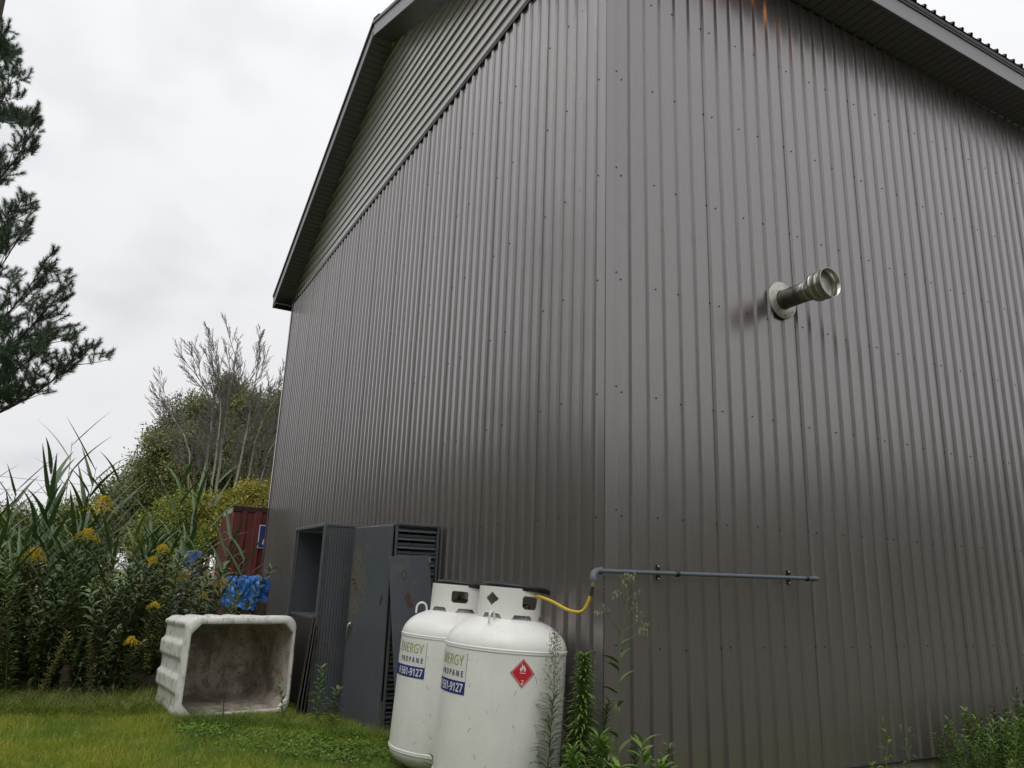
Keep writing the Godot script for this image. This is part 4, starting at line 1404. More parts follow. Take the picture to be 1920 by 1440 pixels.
	var ends := [[Vector3(-4.6, 0.11, -5.75), Vector3(-2.75, 0.10, -5.25), 0.075], [Vector3(-3.3, 0.06, -5.1), Vector3(-2.55, 0.07, -4.95), 0.06], [Vector3(-2.85, 0.05, -4.62), Vector3(-2.55, 0.055, -4.55), 0.035], [Vector3(-4.4, 0.20, -6.0), Vector3(-1.9, 0.13, -5.2), 0.09]]
	var r2 := RandomNumberGenerator.new()
	r2.seed = 12
	for i in 4:
		var a: Vector3 = ends[i][0]
		var b: Vector3 = ends[i][1]
		var lg := thing("old_timber", what[i], "timber", a, 0.0, "rotting timbers under the weeds")
		var pts := []
		var rd := []
		for k in 12:
			pts.append((b - a) * (k / 11.0) + Vector3(0, r2.randf_range(-0.008, 0.008), r2.randf_range(-0.01, 0.01)))
			rd.append(ends[i][2] * r2.randf_range(0.85, 1.12))
		mb = MB.new()
		mb.tube(pts, rd, 9)
		part("timber_body", mb.mesh(), M.old_timber, lg)
	var po := thing("rotten_post", "short broken wooden post standing at the front of the weeds", "post", Vector3(-2.86, 0, -5.0))
	mb = MB.new()
	mb.tube([Vector3(0, -0.1, 0), Vector3(0.005, 0.15, 0), Vector3(-0.01, 0.30, 0.01), Vector3(0.0, 0.36, 0.015)], [0.062, 0.058, 0.052, 0.03], 9)
	part("post_body", mb.mesh(), M.old_timber, po)

	# thin utility wires crossing the sky low at the left
	var pw := thing("power_line", "two thin utility wires crossing the sky behind the reeds", "power line")
	for y in [6.7, 5.9]:
		mb = MB.new()
		var pts := []
		var rd := []
		for i in 31:
			var k := i / 30.0
			pts.append(Vector3(-60.0 + 90.0 * k, y + 3.2 * pow(k - 0.55, 2.0), -40.0 - 26.0 * k)); rd.append(0.013)
		mb.tube(pts, rd, 4)
		part("wire", mb.mesh(), M.utility_wire, pw)
	for k in [0.0, 1.0]:
		mb = MB.new()
		mb.tube([Vector3(-60.0 + 90.0 * k, 0, -40.0 - 26.0 * k), Vector3(-60.0 + 90.0 * k, 9.0, -40.0 - 26.0 * k)], [0.16, 0.11], 10)
		part("pole", mb.mesh(), M.old_timber, pw)


# ---------------------------------------------------------------- trees
func limb(mb: MB, p: Vector3, d: Vector3, length: float, r0: float, r1: float, r: RandomNumberGenerator, sag := 0.0, n := 5, wob := 0.10) -> Array:
	var pts := [p]
	var rad := [r0]
	var q := p
	var dd := d.normalized()
	for i in n:
		dd = (dd + Vector3(r.randf_range(-wob, wob), r.randf_range(-wob, wob) + sag, r.randf_range(-wob, wob))).normalized()
		q += dd * (length / n)
		pts.append(q); rad.append(lerpf(r0, r1, float(i + 1) / n))
	mb.tube(pts, rad, 7 if r0 > 0.03 else 4 if r0 > 0.012 else 3, false)
	return pts

func bare_branches(mb: MB, pts: Array, length: float, r0: float, depth: int, r: RandomNumberGenerator, out: Vector3) -> void:
	var n: int = [0, 7, 9, 13][depth]
	for i in n:
		var t := lerpf(0.15 if depth < 3 else 0.42, 1.0, (i + 0.6) / n)
		var k := int(t * (pts.size() - 1))
		var f := t * (pts.size() - 1) - k
		var p: Vector3 = pts[k].lerp(pts[mini(k + 1, pts.size() - 1)], f)
		var along: Vector3 = (pts[mini(k + 1, pts.size() - 1)] - pts[maxi(k - 1, 0)]).normalized()
		var a := r.randf() * TAU
		var s := along.cross(Vector3.RIGHT if absf(along.x) < 0.8 else Vector3.UP).normalized()
		var side := s * cos(a) + along.cross(s) * sin(a)
		var d := (along * r.randf_range(0.9, 1.3) + side * r.randf_range(0.4, 0.8) + out * 0.2 + Vector3.UP * 0.12).normalized()
		var l := length * r.randf_range(0.6, 1.05) * lerpf(1.05, 0.62, t)
		var rr := maxf(r0 * lerpf(0.5, 0.32, t), 0.009)
		var q := limb(mb, p, d, l, rr, maxf(rr * 0.4, 0.007), r, 0.035, 5, 0.07)
		if depth > 1: bare_branches(mb, q, l * 0.50, rr * 0.75, depth - 1, r, out)

func build_bare_tree() -> void:
	var t := thing("bare_tree", "leafless grey many-stemmed tree rising above the olive-green crown", "tree")
	var r := RandomNumberGenerator.new()
	r.seed = 31
	var base := Vector3(1.2, 0, -27.9)
	var stems := [[Vector3(-0.45, 0, 0.0), Vector3(0.66, 7.4, -28.2), Vector3(-0.1, 9.5, -28.6), 0.12], [Vector3(-0.25, 0, 0.25), Vector3(0.95, 7.2, -27.9), Vector3(0.55, 9.9, -28.0), 0.09], [Vector3(0.0, 0, -0.1), Vector3(1.15, 7.5, -28.1), Vector3(1.2, 10.2, -28.0), 0.12], [Vector3(0.3, 0, 0.2), Vector3(1.95, 7.4, -27.5), Vector3(2.15, 10.0, -27.6), 0.11], [Vector3(0.55, 0, -0.2), Vector3(2.35, 6.4, -27.6), Vector3(2.95, 8.9, -27.0), 0.10], [Vector3(0.5, 0, 0.2), Vector3(2.75, 5.8, -26.9), Vector3(3.8, 7.9, -26.2), 0.07], [Vector3(-0.4, 0, 0.3), Vector3(0.0, 5.6, -27.8), Vector3(-1.0, 8.0, -29.4), 0.06]]
	for s in stems:
		var cv := Curve3D.new()
		var a: Vector3 = base + s[0]
		cv.add_point(a, Vector3.ZERO, Vector3(0, 1.8, 0))
		cv.add_point(s[1], Vector3(0.02, -1.6, 0), (s[2] - a).normalized() * 1.2)
		cv.add_point(s[2], (a - s[2]).normalized() * 1.0, Vector3.ZERO)
		var pts := []
		var rad := []
		for i in 22:
			var k := i / 21.0
			pts.append(cv.sample_baked(cv.get_baked_length() * k) + Vector3(r.randf_range(-0.02, 0.02), 0, r.randf_range(-0.02, 0.02)) * minf(k * 4.0, 1.0)); rad.append(lerpf(s[3], 0.015, pow(k, 0.7)))
		var mb := MB.new()
		mb.tube(pts, rad, 9, false)
		var tk := part("trunk", mb.mesh(), M.grey_bark, t)
		mb = MB.new()
		var out := Vector3(s[2].x - 1.2, 0, s[2].z + 27.9).normalized()
		bare_branches(mb, pts, 2.8, s[3] * 0.42, 3, r, out)
		part("branches", mb.mesh(), M.twig_bark, tk)

func leaf_cluster(sd: int, n: int, size: float, leaf: float, wide := 0.45) -> ArrayMesh:
	var r := RandomNumberGenerator.new()
	r.seed = sd
	var mb := MB.new()
	for i in n:
		var p := Vector3(r.randfn(), r.randfn(), r.randfn()) * size * 0.45
		var d := (p.normalized() + Vector3(r.randf_range(-0.8, 0.8), r.randf_range(-0.9, 0.5), r.randf_range(-0.8, 0.8))).normalized()
		var k := r.randf_range(0.65, 1.25)
		mb.col = Color(k, k * r.randf_range(0.9, 1.08), k * r.randf_range(0.7, 1.1))
		mb.blade(p, d, Vector3(r.randf_range(-1, 1), r.randf_range(-1, 1), r.randf_range(-1, 1)), Vector3(0, -0.3, 0), leaf * r.randf_range(0.7, 1.2), leaf * wide, 2, 1, 0.15)
	return mb.mesh()

# a leafy tree: trunk, limbs and a crown made of leaf clusters gathered on many twig ends inside uneven lobes
func leafy_tree(called: String, label: String, at: Vector3, height: float, lobes: Array, cluster: ArrayMesh, leaf_mat: Material, count: int, sd: int, tints: Array, group := "", sc := 1.0, cat := "tree") -> Node3D:
	var t := thing(called, label, cat, at, 0.0, group)
	var r := RandomNumberGenerator.new()
	r.seed = sd
	var mb := MB.new()
	var trunk := limb(mb, Vector3(0, -0.2, 0), Vector3(0.03, 1, 0.02), height * 0.72, height * 0.024 + 0.03, 0.05, r, 0.05, 8, 0.06)
	var places := []
	var cols := []
	var total := 0.0
	for l in lobes: total += pow(l[1], 2.2)
	for l in lobes:
		var c: Vector3 = l[0]
		var k := clampi(int(c.y / height * 7.0), 1, 7)
		var st: Vector3 = trunk[k]
		limb(mb, st, c - st, st.distance_to(c) * 1.05, height * 0.011, 0.02, r, 0.0, 5, 0.12)
		var twigs := []
		for i in int(26 + l[1] * 16):
			var d := Vector3(r.randfn(), r.randfn() * 0.9, r.randfn()).normalized()
			var e: Vector3 = c + d * l[1] * r.randf_range(0.55, 1.08) * Vector3(1, 0.85, 1)
			limb(mb, c, e - c, c.distance_to(e), 0.022, 0.006, r, 0.0, 4, 0.2)
			twigs.append(e)
		var n := int(count * pow(l[1], 2.2) / total)
		for i in n:
			var ti := r.randi() % twigs.size()
			var e: Vector3 = twigs[ti]
			var p: Vector3 = e.lerp(c, r.randf() * r.randf() * 0.8) + Vector3(r.randfn(), r.randfn(), r.randfn()) * l[1] * 0.085
			places.append(Transform3D(Basis.from_euler(Vector3(r.randf() * TAU, r.randf() * TAU, r.randf() * TAU)).scaled(Vector3.ONE * sc * r.randf_range(0.7, 1.3)), p))
			var tc: Color = tints[r.randi() % tints.size()]
			cols.append(tc * r.randf_range(0.85, 1.15) * (0.72 + 0.56 * fmod(ti * 0.618, 1.0)))
	part("trunk", mb.mesh(), M.grey_bark, t)
	many("crown", cluster, leaf_mat, places, t, cols)
	return t

func build_trees() -> void:
	build_bare_tree()
	var cl := leaf_cluster(1, 26, 0.34, 0.155, 0.36)
	leafy_tree("olive_tree", "big rounded olive-green tree behind the bare grey stems", Vector3(2.5, 0.35, -34.5), 10.0, [[Vector3(-1.0, 7.7, 0), 2.2], [Vector3(1.3, 7.9, 0.5), 2.1], [Vector3(-1.9, 5.6, 0.4), 2.2], [Vector3(0.6, 5.5, 0.8), 2.5], [Vector3(3.0, 6.6, 0), 2.2], [Vector3(-1.6, 3.2, 0.6), 2.0], [Vector3(2.0, 3.4, 0.4), 2.3], [Vector3(4.4, 4.6, 0), 2.0], [Vector3(0.2, 8.9, 0.0), 1.2], [Vector3(-3.1, 6.8, 0), 0.8], [Vector3(3.9, 8.1, 0), 0.9], [Vector3(-0.6, 9.7, 0.2), 0.7], [Vector3(2.2, 9.4, 0), 0.8], [Vector3(-3.4, 4.4, 0.5), 0.9]], cl, M.tree_leaf, 11000, 41, [Color(0.75, 0.78, 0.7), Color(1.0, 1.0, 0.7), Color(0.95, 0.80, 0.75), Color(0.6, 0.66, 0.6)])
	leafy_tree("silver_tree", "smaller grey-leaved tree left of the olive-green one", Vector3(-1.1, 0, -35.8), 6.6, [[Vector3(0.2, 5.3, 0), 1.35], [Vector3(-0.8, 4.2, 0.3), 1.25], [Vector3(0.7, 4.0, 0.4), 1.4], [Vector3(-0.3, 2.7, 0.5), 1.4], [Vector3(1.0, 2.4, 0.2), 1.3], [Vector3(-1.3, 3.0, 0), 0.9]], cl, M.tree_leaf, 2600, 43, [Color(0.9, 0.92, 0.95), Color(0.75, 0.78, 0.8), Color(1.0, 0.92, 0.8)])
	var sl := leaf_cluster(2, 24, 0.26, 0.085, 0.55)
	var autumn := [Color(1, 1, 0.8), Color(0.8, 0.95, 0.8), Color(1.5, 1.1, 1.0), Color(1.25, 1.1, 0.7), Color(0.7, 0.85, 0.7)]
	leafy_tree("autumn_shrub", "yellow-green shrub with tan tips below the bare stems, above the red container", Vector3(1.5, 0, -21.6), 4.1, [[Vector3(0.0, 3.5, 0), 0.85], [Vector3(0.9, 3.3, 0.2), 0.95], [Vector3(-0.8, 2.8, 0.2), 0.95], [Vector3(0.2, 2.4, 0.5), 1.1], [Vector3(1.5, 2.4, 0), 1.0], [Vector3(0.8, 1.3, 0.4), 1.1]], sl, M.shrub_leaf, 3400, 47, autumn, "autumn shrubs behind the yard", 1.0, "shrub")
	leafy_tree("autumn_shrub", "bright yellow-green shrub behind the reeds, left of the taller one", Vector3(-0.5, 0, -21.9), 3.6, [[Vector3(0.1, 3.0, 0), 0.8], [Vector3(-0.6, 2.3, 0.2), 0.8], [Vector3(0.6, 2.2, 0.3), 0.9], [Vector3(0.0, 1.3, 0.3), 1.0]], sl, M.shrub_leaf, 1200, 53, [Color(0.85, 1.05, 0.8), Color(0.7, 0.95, 0.7), Color(1.0, 1.1, 0.6)], "autumn shrubs behind the yard", 1.0, "shrub")
	# low light-green growth far left
	var far := leaf_cluster(3, 24, 0.42, 0.12, 0.5)
	var proto := leafy_tree("far_shrub", "low light-green bush far behind the reeds at the left edge", Vector3(-16.5, 0, -33.0), 4.4, [[Vector3(0, 3.4, 0), 1.3], [Vector3(-1.2, 2.6, 0), 1.3], [Vector3(1.2, 2.5, 0.4), 1.3], [Vector3(0, 1.5, 0.5), 1.5]], far, M.shrub_leaf, 1500, 59, [Color(0.55, 0.75, 0.7), Color(0.7, 0.85, 0.6), Color(0.5, 0.62, 0.6)], "low bushes far beyond the weeds", 1.0, "shrub")
	var spots := [[-12.8, -35.5, 0.95, "second low bush from the left far behind the reeds"], [-9.4, -36.0, 1.02, "rounded low bush far behind the tall reed with forked leaves"], [-6.2, -38.0, 0.9, "low bush far behind the goldenrod heads"], [-3.8, -39.0, 1.0, "low bush just left of the grey-leaved tree"]]
	for s in spots: copy_of(proto, "far_shrub", s[3], Vector3(s[0], 0, s[1]), s[0], s[2])
	# the tree belt across the field behind us, which the lower cladding mirrors
	var belt := leafy_tree("field_tree", "broad green tree across the field, opposite the middle of the eave wall", Vector3(16.0, 0, 25.0), 7.4, [[Vector3(0, 5.9, 0), 1.9], [Vector3(-1.7, 4.5, 0.4), 1.9], [Vector3(1.7, 4.4, -0.3), 2.0], [Vector3(0.2, 3.2, 1.2), 2.1], [Vector3(-0.4, 2.6, -1.2), 2.1], [Vector3(2.4, 2.4, 0.3), 1.7], [Vector3(-2.4, 2.3, 0), 1.7]], far, M.tree_leaf, 2600, 61, [Color(0.6, 0.8, 0.5), Color(0.75, 0.9, 0.55), Color(0.5, 0.65, 0.45)], "tree belt across the field", 1.5)
	var bs := [[-4.0, 29.0, 1.0, "straight behind the viewer"], [1.5, 30.0, 0.9, "narrow gap right of the tree straight behind the viewer"], [6.5, 28.5, 1.05, "tallest of those opposite the barn corner"], [11.0, 27.5, 0.92, "small one opposite the flue pipe"], [20.5, 23.0, 1.0, "just right of the broad one opposite the eave wall"], [25.5, 21.0, 0.95, "third from the right end, opposite the eave wall"], [30.5, 19.5, 1.08, "second from the right end, opposite the eave wall"], [36.0, 17.0, 1.0, "at the right end opposite the eave wall"], [-9.5, 27.0, 0.95, "behind the viewer's left shoulder"], [-14.0, 22.0, 1.0, "left of the viewer, far from the barn"], [-18.0, 15.0, 0.9, "left of the viewer, where the belt bends"], [-10.8, -27.5, 0.95, "beyond the pine, nearest the picture's left edge"], [-13.8, -25.0, 1.0, "beyond the pine, second from the picture's left edge"], [-16.8, -22.0, 1.05, "beyond the pine, third from the picture's left edge"], [-20.0, -18.0, 1.0, "beyond the pine, fourth from the picture's left edge"], [-9.8, -34.0, 0.85, "small one behind the low bushes at the left"], [-19.0, 6.0, 0.75, "level with the barn corner at the left"], [-21.0, -2.0, 0.8, "level with the lockers at the left"], [-22.0, -12.5, 1.0, "level with the far end of the barn at the left"], [-23.0, -6.5, 0.95, "between the lockers and the barn's far end at the left"]]
	for i in bs.size():
		copy_of(belt, "field_tree", "green tree across the field, " + bs[i][3], Vector3(bs[i][0], 0, bs[i][1]), i * 1.3, bs[i][2])
	build_pine()

func needle_shoot(sd: int, length: float, n: int) -> ArrayMesh:
	var r := RandomNumberGenerator.new()
	r.seed = sd
	var mb := MB.new()
	mb.col = Color(1.6, 1.0, 0.8)
	mb.tube([Vector3.ZERO, Vector3(0.004, length * 0.5, 0), Vector3(0.0, length, 0.004)], [0.006, 0.005, 0.003], 4, false)
	for i in n:
		var t := pow(r.randf(), 0.85)
		var a := r.randf() * TAU
		var lean := lerpf(1.25, 0.45, t)
		var d := Vector3(cos(a) * lean, 1.0 - lean * 0.45, sin(a) * lean).normalized()
		var l := r.randf_range(0.055, 0.085)
		var p := Vector3(0, t * length, 0)
		var s := d.cross(Vector3(r.randfn(), r.randfn(), r.randfn())).normalized() * 0.0021
		var k := r.randf_range(0.65, 1.3)
		mb.col = Color(k, k, k * r.randf_range(0.85, 1.15))
		mb.tri(p - s, p + s, p + d * l)
	return mb.mesh()

func build_pine() -> void:
	var t := thing("pine_tree", "tall dark green pine reaching in from the left edge", "pine tree", Vector3(-5.45, 0, -9.2))
	var r := RandomNumberGenerator.new()
	r.seed = 71
	var mb := MB.new()
	var pts := []
	var rad := []
	for i in 14:
		var k := i / 13.0
		pts.append(Vector3(sin(k * 5.0) * 0.06, k * 12.2, cos(k * 4.0) * 0.05)); rad.append(lerpf(0.19, 0.02, k))
	mb.tube(pts, rad, 12)
	part("trunk", mb.mesh(), M.pine_bark, t)
	var shoots := [[], [], []]
	# boughs: where they leave the trunk, where they end
	var bo := [[2.9, Vector3(-3.16, 4.12, -7.55)], [3.3, Vector3(-3.55, 4.35, -7.8)], [3.6, Vector3(-3.58, 5.0, -7.8)], [3.9, Vector3(-3.85, 5.42, -7.95)], [4.5, Vector3(-4.22, 5.95, -8.15)], [5.1, Vector3(-4.32, 6.42, -8.2)], [6.4, Vector3(-4.36, 7.65, -8.2)], [7.5, Vector3(-4.82, 8.72, -8.5)], [8.4, Vector3(-5.15, 9.3, -8.6)], [2.8, Vector3(-3.95, 3.50, -8.0)], [2.7, Vector3(-4.4, 2.75, -8.3)], [3.1, Vector3(-4.1, 4.05, -8.05)]]
	for i in 40:
		if i % 3 == 2: continue
		var h := lerpf(2.4, 11.6, i / 40.0)
		var a := i * 2.4 + 1.9
		var l := lerpf(2.6, 0.4, i / 40.0) * r.randf_range(0.8, 1.1)
		var d := Vector3(cos(a), 0, sin(a))
		if d.dot(Vector3(0.83, 0, 0.55)) > 0.1: continue      # that side carries the boughs listed above
		bo.append([h, Vector3(-5.45, 0, -9.2) + d * l + Vector3(0, h + l * 0.32, 0)])
	for b in bo:
		var p0 := Vector3(0, b[0], 0)
		var p3: Vector3 = b[1] - Vector3(-5.45, 0, -9.2)
		p3 -= Vector3(p3.x, 0, p3.z).normalized() * 0.30
		var flat := Vector3(p3.x, 0, p3.z)
		var p1 := p0 + flat * 0.45 + Vector3(0, (p3.y - p0.y) * 0.12, 0)
		var p2 := p0 + flat * 0.82 + Vector3(0, (p3.y - p0.y) * 0.45, 0)
		var bp := []
		var br := []
		var L := p0.distance_to(p3)
		for i in 15:
			var k := i / 14.0
			bp.append(p0.bezier_interpolate(p1, p2, p3, k)); br.append(lerpf(0.012 + L * 0.008, 0.005, k))
		mb = MB.new()
		mb.tube(bp, br, 6, false)
		shoots[r.randi() % 3].append(_shoot_at(bp[14], bp[14] - bp[12], r))
		var side := flat.cross(Vector3.UP).normalized()
		var nt := int(5 + L * 5.0)
		for i in nt:
			var k := lerpf(0.30, 0.97, (i + r.randf()) / nt)
			var q: Vector3 = p0.bezier_interpolate(p1, p2, p3, k)
			var fwd := (p3 - p0).normalized()
			var d := (fwd * r.randf_range(0.5, 1.0) + side * r.randf_range(-1.0, 1.0) + Vector3.UP * r.randf_range(-0.1, 0.9)).normalized()
			var tl := L * r.randf_range(0.12, 0.28) * (1.2 - k * 0.6) + 0.06
			var tw := limb(mb, q, d, tl, 0.008, 0.004, r, 0.10, 4, 0.1)
			for j in 7:
				var e: Vector3 = tw[4 - j / 2] + Vector3(r.randfn(), r.randfn(), r.randfn()) * 0.03
				if j < 5 or r.randf() < 0.6: shoots[r.randi() % 3].append(_shoot_at(e, (tw[4] - tw[2]) + Vector3(r.randf_range(-1.0, 1.0), r.randf_range(-0.3, 1.3), r.randf_range(-1.0, 1.0)) * tl * 0.9, r))
		part("bough", mb.mesh(), M.pine_bark, t)
	for i in 3: many("needles", needle_shoot(80 + i, 0.15 + 0.03 * i, 190), M.pine_needle, shoots[i], t)
	# unseen pines added beside and behind us to darken the mirroring cladding ribs
	var row := [[-11.5, -2.5, 1.0, "added second pine of the row at the left, level with the propane tanks"], [-12.5, 2.5, 1.08, "added third pine of the row at the left, level with the viewer"], [-11.0, 7.5, 0.95, "added fourth pine of the row, behind the viewer's left shoulder"], [-12.0, 12.5, 1.05, "added last pine of the row, far behind the viewer at the left"], [-15.0, 0.0, 1.0, "added pine standing behind the row at the left"], [-6.5, 13.5, 1.0, "added pine close behind the viewer at the left"], [-9.2, 10.5, 1.1, "added pine between the fourth and the last of the row"], [-14.0, 5.5, 1.1, "added pine behind the third of the row"], [-8.5, 18.0, 1.15, "added pine behind the one close behind the viewer"], [-4.0, 18.5, 1.1, "added rightmost pine behind the viewer"], [-14.5, 10.0, 1.1, "added pine behind the fourth of the row"]]
	for q in row: copy_of(t, "pine_tree", q[3], Vector3(q[0], 0, q[1]), q[1] * 1.7 + 2.0, q[2], "row of pines at the left")
	t.set_meta("group", "row of pines at the left")

func _shoot_at(p: Vector3, d: Vector3, r: RandomNumberGenerator) -> Transform3D:
	var y := d.normalized()
	var x := y.cross(Vector3(r.randfn(), r.randfn(), r.randfn())).normalized()
	return Transform3D(Basis(x, y, x.cross(y)).scaled(Vector3.ONE * r.randf_range(0.8, 1.2)), p)


# ---------------------------------------------------------------- reeds, goldenrod and weeds
func reed_leaf(sd: int) -> ArrayMesh:          # unit-length leaf along +y, arching towards +z
	var mb := MB.new()
	var r := RandomNumberGenerator.new()
	r.seed = sd
	mb.blade(Vector3.ZERO, Vector3(0, 1, 0.05), Vector3.RIGHT, Vector3(r.randf_range(-0.15, 0.15), -0.05, 0.15 + 0.28 * (sd % 3)), 1.0, 0.105, 9, 0, 0.16)
	return mb.mesh()

var reed_leaves := []

func reed_spots(height: float, r: RandomNumberGenerator, lean: Vector3, n: int) -> Array:   # [stem points, [leaf transforms]]
	var pts := []
	for i in 9:
		var k := i / 8.0
		pts.append(Vector3(lean.x * k * k, height * k, lean.z * k * k))
	var lv := []
	var a := r.randf() * TAU
	for i in n:
		var k := lerpf(0.30, 0.985, float(i) / (n - 1))
		var j := int(k * 8.0)
		var p: Vector3 = pts[j].lerp(pts[mini(j + 1, 8)], k * 8.0 - j)
		a += PI + r.randf_range(-0.45, 0.45)
		var tilt := lerpf(0.95, 0.45, k) * r.randf_range(0.75, 1.15)
		if i >= n - 2: tilt = 0.52
		var b := Basis(Vector3.UP, a) * Basis(Vector3.RIGHT, tilt)
		lv.append(Transform3D(b.scaled(Vector3.ONE * r.randf_range(0.42, 0.68) * (1.0 - 0.25 * absf(k - 0.65))), p))
	return [pts, lv]

func reed(label: String, at: Vector3, height: float, lean: Vector3, sd: int, big := 1.0) -> Node3D:
	var t := thing("reed_plant", label, "reed", at, 0.0, "tall reeds at the back of the weeds")
	var r := RandomNumberGenerator.new()
	r.seed = sd
	var s := reed_spots(height, r, lean, 12)
	var mb := MB.new()
	var rd := []
	for i in 9: rd.append(lerpf(0.0075, 0.0028, i / 8.0))
	mb.col = Color(1.3, 1.25, 1.0)
	mb.tube(s[0], rd, 6)
	part("stem", mb.mesh(), M.reed_leaf, t)
	for l in s[1]: part("leaf", reed_leaves[r.randi() % reed_leaves.size()], M.reed_leaf, t, Transform3D(l.basis.scaled_local(Vector3.ONE * big), l.origin))
	return t

func merged_reed(sd: int) -> ArrayMesh:
	var r := RandomNumberGenerator.new()
	r.seed = sd
	var s := reed_spots(1.9, r, Vector3(r.randf_range(-0.2, 0.2), 0, r.randf_range(-0.2, 0.2)), 11)
	var st := SurfaceTool.new()
	st.begin(Mesh.PRIMITIVE_TRIANGLES)
	for l in s[1]: st.append_from(reed_leaves[r.randi() % 6], 0, l)
	var mb := MB.new()
	var rd := []
	for i in 9: rd.append(lerpf(0.0075, 0.003, i / 8.0))
	mb.tube(s[0], rd, 5)
	st.append_from(mb.mesh(), 0, Transform3D.IDENTITY)
	return st.commit()

# upright weed: stem with lance-shaped leaves all the way up
func weed_stem(mb: MB, height: float, n: int, leaf: float, wide: float, droop: float, r: RandomNumberGenerator, from := 0.08, lean := Vector3.ZERO, taper := 0.55) -> Array:
	var pts := []
	var rad := []
	for i in 8:
		var k := i / 7.0
		pts.append(Vector3(lean.x * k * k + r.randf_range(-0.006, 0.006), height * k, lean.z * k * k + r.randf_range(-0.006, 0.006))); rad.append(lerpf(0.0055, 0.002, k))
	mb.col = Color(0.95, 0.9, 0.7)
	mb.tube(pts, rad, 5, false)
	var a := r.randf() * TAU
	for i in n:
		var k := lerpf(from, 1.0, float(i) / n)
		var j := mini(int(k * 7.0), 6)
		var p: Vector3 = pts[j].lerp(pts[j + 1], k * 7.0 - j)
		a += 2.4 + r.randf_range(-0.3, 0.3)
		var up := lerpf(0.25, 1.0, k) * r.randf_range(0.6, 1.3)
		var d := Vector3(cos(a), up, sin(a)).normalized()
		var c := r.randf_range(0.7, 1.3)
		mb.col = Color(c * r.randf_range(0.9, 1.15), c, c * r.randf_range(0.8, 1.1))
		mb.blade(p, d, d.cross(Vector3.UP), Vector3(0, -droop * r.randf_range(0.6, 1.3), 0), leaf * r.randf_range(0.75, 1.15) * lerpf(1.0, taper, k), leaf * wide, 4, 1, 0.2)
	return pts

func flower_plume(mb: MB, top: Vector3, r: RandomNumberGenerator, size := 0.16, n := 18) -> void:      # goldenrod: arching sprays set with tiny yellow heads
	for i in n:
		var a := i * 2.4 + r.randf_range(-0.3, 0.3)
		var k := float(i) / n
		var p := top + Vector3(0, -size * 0.75 * k, 0)
		var l := size * lerpf(0.35, 1.05, k) * r.randf_range(0.8, 1.15)
		for j in 13:
			var t := (j + 1) / 13.0
			var q := p + Vector3(cos(a), 0.55 - 0.75 * t, sin(a)) * l * t
			for m in 3:
				var o := Vector3(r.randfn(), r.randfn() + 0.6, r.randfn()) * 0.006
				var s := Vector3(r.randfn(), r.randfn(), r.randfn()).normalized() * 0.0058
				var u := Vector3(r.randfn(), r.randfn(), r.randfn()).normalized() * 0.0075
				var c := r.randf_range(0.7, 1.25)
				mb.col = Color(c, c * r.randf_range(0.85, 1.1), c)
				mb.quad(q + o - s, q + o + u * 0.6, q + o + s, q + o - u * 0.6)

func goldenrod(label: String, at: Vector3, height: float, size: float, sd: int) -> void:
	var t := thing("goldenrod_plant", label, "goldenrod", at, 0.0, "flowering goldenrod among the reeds")
	var r := RandomNumberGenerator.new()
	r.seed = sd
	var mb := MB.new()
	var pts := weed_stem(mb, height - size * 0.3, 85, 0.12, 0.17, 0.5, r, 0.15, Vector3(r.randf_range(-0.1, 0.1), 0, r.randf_range(-0.05, 0.1)))
	part("leafy_stem", mb.mesh(), M.weed_leaf, t)
	mb = MB.new()
	flower_plume(mb, pts[7] + Vector3(0, size * 0.35, 0), r, size * 0.85, int(16 + size * 45))
	part("flower_head", mb.mesh(), M.goldenrod_flower, t)

